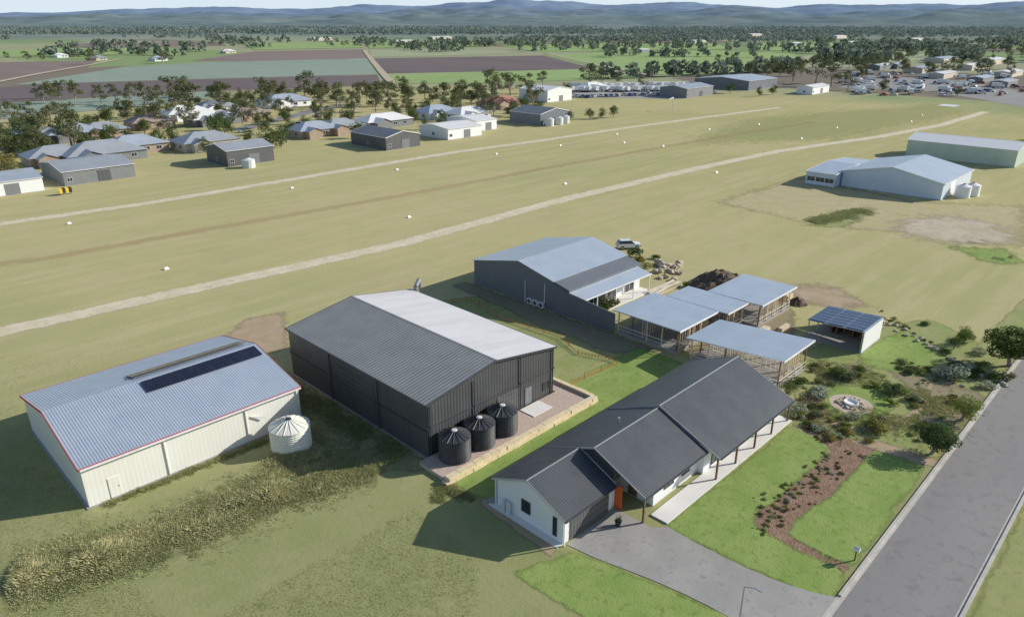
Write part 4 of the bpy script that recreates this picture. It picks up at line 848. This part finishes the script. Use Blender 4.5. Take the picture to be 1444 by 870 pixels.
tufts('long_grass','weeds beside the retaining wall',along([(33,42),(35,43.5),(35.5,40)],.9,500,-.4),.15,.4,'rank',12,.25,.03)
tufts('long_grass','rank green weeds in a hollow',along(GP([(1145,314),(1175,307),(1205,299),(1225,298)]),3.0,1400,-.4),.2,.6,'rank',12,.35,.06)
tufts('long_grass','grassy plants in the garden',along(GP([(1140,600),(1200,590),(1300,600),(1330,560),(1250,530),(1150,525)]),5,2400,-.3),.1,.4,'rank',10,.3,.04)
smp=[]
while len(smp)<13000:
    x=rng(-60,560); y=rng(660,960) if R.random()<.75 else rng(500,700); q=G(min(x*1.2,1000),y)
    if 10.5<q[0]<57 and 43<q[1]<82: continue
    if q[0]>31 and q[1]<43: continue
    if noise.noise(Vector((q[0]*.2,q[1]*.2,9)))+.5*noise.noise(Vector((q[0]*.9,q[1]*.9,3)))>-.45: smp.append((q[0],q[1],rng(.5,1)))
tufts('paddock_grass','low uneven paddock grass',smp,.03,.10,'sward',blades=5,spread=.5,wid=.025)
def woodland(name,label,n,y0,y1,h0,h1,leaves,pw=1.0,xr=(-120,1560),thr=-.1,f=.006,m='farleaf',fy=14):
    mb=MB(); c=0
    while c<n:
        y=y0+(y1-y0)*R.random()**pw; x=rng(*xr); q=G(x,y)
        nz=noise.noise(Vector((x*f,y*f*fy,5.5)))+.35*noise.noise(Vector((x*f*5,y*f*40,1.5)))
        if nz<thr: continue
        h=rng(h0,h1); w=h*rng(.4,.7)
        for _ in range(leaves):
            a=rng(0,6.28); r=w*math.sqrt(R.random()); z=h*rng(.15,1); r*=math.sqrt(max(.1,1-((z/h-.55)/.5)**2)) if z/h>.55 else 1
            p=Vector((q[0]+r*math.cos(a),q[1]+r*math.sin(a),z)); nrm=Vector((rng(-1,1),rng(-1,1),rng(-.2,1))).normalized(); u=nrm.orthogonal().normalized(); ww=nrm.cross(u); s=h*rng(.16,.3)
            mb.q(p-u*s,p+ww*s,p+u*s,p-ww*s)
        c+=1
    return solo(mb,name,[m],label,'woodland',(q[0],q[1],0),kind='stuff')
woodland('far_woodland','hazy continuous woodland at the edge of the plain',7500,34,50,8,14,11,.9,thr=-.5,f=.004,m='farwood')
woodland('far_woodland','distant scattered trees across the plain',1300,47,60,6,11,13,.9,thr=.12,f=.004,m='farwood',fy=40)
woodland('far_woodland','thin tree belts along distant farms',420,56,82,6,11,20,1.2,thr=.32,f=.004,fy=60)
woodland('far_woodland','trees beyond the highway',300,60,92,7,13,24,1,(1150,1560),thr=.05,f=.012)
# tree lines following field edges
def treeline(label,pts,n,h0,h1):
    mb=MB(); P=GP(pts); L=[math.dist(a,b) for a,b in zip(P,P[1:])]; T=sum(L)
    for c in range(n):
        d=rng(0,T); i=0
        while d>L[i]: d-=L[i]; i+=1
        a,b=P[i],P[i+1]; t=d/L[i]; jx=rng(-9,9); cx=a[0]+(b[0]-a[0])*t+jx; cy=a[1]+(b[1]-a[1])*t+rng(-9,9)
        if noise.noise(Vector((cx*.012,cy*.012,4)))<-.12: continue
        h=rng(h0,h1); w=h*rng(.35,.6)
        for _ in range(26):
            an=rng(0,6.28); z=h*rng(.2,1); r=w*math.sqrt(R.random())*math.sqrt(max(.1,1-((z/h-.55)/.5)**2))
            p=Vector((cx+r*math.cos(an),cy+r*math.sin(an),z)); nrm=Vector((rng(-1,1),rng(-1,1),rng(-.2,1))).normalized(); u=nrm.orthogonal().normalized(); ww=nrm.cross(u); s=h*rng(.12,.22)
            mb.q(p-u*s,p+ww*s,p+u*s,p-ww*s)
    solo(mb,'tree_line',['farleaf'],label,'tree line',(P[0][0],P[0][1],0),kind='stuff')
treeline('thin line of trees along a farm boundary',[(0,70),(130,67),(330,68),(500,66)],90,6,12)
treeline('thin line of trees along a farm boundary',[(520,68),(700,66),(880,70),(1060,70)],80,6,12)
treeline('thin line of trees along a farm boundary',[(850,112),(930,108),(1010,106),(1140,100)],60,7,12)
treeline('thin line of trees along a farm boundary',[(1060,73),(1150,76),(1260,70),(1444,72)],90,7,13)
# ---------------------------------------------------------------- hills
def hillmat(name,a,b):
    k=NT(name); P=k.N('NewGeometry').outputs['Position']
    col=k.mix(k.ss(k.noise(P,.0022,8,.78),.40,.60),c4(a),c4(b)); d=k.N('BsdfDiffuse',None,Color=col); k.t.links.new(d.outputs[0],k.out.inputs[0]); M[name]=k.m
hillmat('hill_far',(.145,.205,.29),(.19,.25,.335)); hillmat('hill_mid',(.115,.165,.205),(.165,.215,.25)); hillmat('hill_near',(.115,.16,.17),(.165,.205,.20))  # blue aerial haze is painted into the hill colours, bluest on the far range
def hills(name,prof,r0,r1,m,seed,rough):
    xs=[p[0] for p in prof]
    def top(x):
        if x<=xs[0]:return prof[0][1]
        for (a,ya),(b,yb) in zip(prof,prof[1:]):
            if x<=b: t=(x-a)/(b-a); t=t*t*(3-2*t); return ya+(yb-ya)*t
        return prof[-1][1]
    v=[];f=[];nx=560;nr=30
    for i in range(nx+1):
        x=-250+(1944)*i/nx; y=top(x); u=(x-722)/F; vv=(435-y)/F
        hx,hy=u,cP+vv*sP; L=math.hypot(hx,hy); tan=( -sP+vv*cP)/L
        dx,dy=(hx*cY+hy*sY)/L,(-hx*sY+hy*cY)/L
        for j in range(nr+1):
            t=j/nr; r=r0+(r1-r0)*t*1.25; Hh=40+tan*r1
            nz=noise.fractal(Vector((dx*r*.0009,dy*r*.0009,seed)),1.0,2.0,7)
            e=max(0,math.sin(min(1,t*1.25/1.0)*math.pi/2)) if t<.8 else math.cos((t-.8)/.2*math.pi/2)
            h=Hh*(e**1.3)*(1+rough*nz)+ rough*90*noise.noise(Vector((dx*r*.003,dy*r*.003,seed)))*e-2
            v.append((dx*r,dy*r,h))
    for i in range(nx):
        for j in range(nr):
            a=i*(nr+1)+j; f.append((a,a+nr+1,a+nr+2,a+1))
    me=bpy.data.meshes.new(name); me.from_pydata(v,[],f); me.materials.append(M[m]); tag(link(bpy.data.objects.new(name,me)),kind='structure')
    for p in me.polygons: p.use_smooth=True
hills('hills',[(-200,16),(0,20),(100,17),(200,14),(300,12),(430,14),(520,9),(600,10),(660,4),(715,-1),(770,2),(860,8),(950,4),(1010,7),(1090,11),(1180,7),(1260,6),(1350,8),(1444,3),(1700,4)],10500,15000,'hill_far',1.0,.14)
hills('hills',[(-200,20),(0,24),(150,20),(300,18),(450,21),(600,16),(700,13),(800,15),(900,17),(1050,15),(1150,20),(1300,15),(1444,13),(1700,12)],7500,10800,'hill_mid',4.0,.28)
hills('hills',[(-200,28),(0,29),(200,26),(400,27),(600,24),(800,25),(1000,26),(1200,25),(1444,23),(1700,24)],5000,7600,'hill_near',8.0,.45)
# ---------------------------------------------------------------- light, sky, camera
AZ=math.radians(-30.4); EL=math.radians(25)
sd=Vector((math.cos(AZ)*math.cos(EL),math.sin(AZ)*math.cos(EL),math.sin(EL)))
L=bpy.data.lights.new('sun','SUN'); L.energy=5.0; L.angle=math.radians(.5); L.color=(1,.95,.86)
so=bpy.data.objects.new('sun',L); so.rotation_euler=(-sd).to_track_quat('-Z','Y').to_euler(); so.location=(50,-50,80); link(so)
w=bpy.data.worlds.new('World'); bpy.context.scene.world=w; w.use_nodes=True; nt=w.node_tree; nt.nodes.clear()
o_=nt.nodes.new('ShaderNodeOutputWorld'); bg=nt.nodes.new('ShaderNodeBackground'); sk=nt.nodes.new('ShaderNodeTexSky'); sk.sky_type='NISHITA'; sk.sun_disc=False; sk.sun_elevation=EL; sk.sun_rotation=math.pi/2-AZ; sk.air_density=1.0; sk.dust_density=.6; sk.ozone_density=1.5
tc=nt.nodes.new('ShaderNodeTexCoord'); sx=nt.nodes.new('ShaderNodeSeparateXYZ'); nt.links.new(tc.outputs['Generated'],sx.inputs[0])
mr=nt.nodes.new('ShaderNodeMapRange'); mr.interpolation_type='SMOOTHSTEP'; nt.links.new(sx.outputs[2],mr.inputs[0])
for i,v in ((1,.0),(2,.14),(3,.9),(4,0.)): mr.inputs[i].default_value=v
mx=nt.nodes.new('ShaderNodeMix'); mx.data_type='RGBA'; nt.links.new(mr.outputs[0],mx.inputs[0]); nt.links.new(sk.outputs[0],mx.inputs[6]); mx.inputs[7].default_value=(6.4,7.5,8.6,1)
bg.inputs[1].default_value=.115; nt.links.new(mx.outputs[2],bg.inputs[0]); nt.links.new(bg.outputs[0],o_.inputs[0])
cam=bpy.data.cameras.new('camera'); cam.sensor_width=36; cam.lens=F/1444*36; cam.clip_start=.5; cam.clip_end=80000
co=bpy.data.objects.new('camera',cam); link(co); co.location=(0,0,HC); co.rotation_euler=(math.pi/2-PIT,0,-YAW); bpy.context.scene.camera=co
sc_=bpy.context.scene; sc_.view_settings.view_transform='Standard'; sc_.view_settings.look='None'; sc_.view_settings.exposure=0
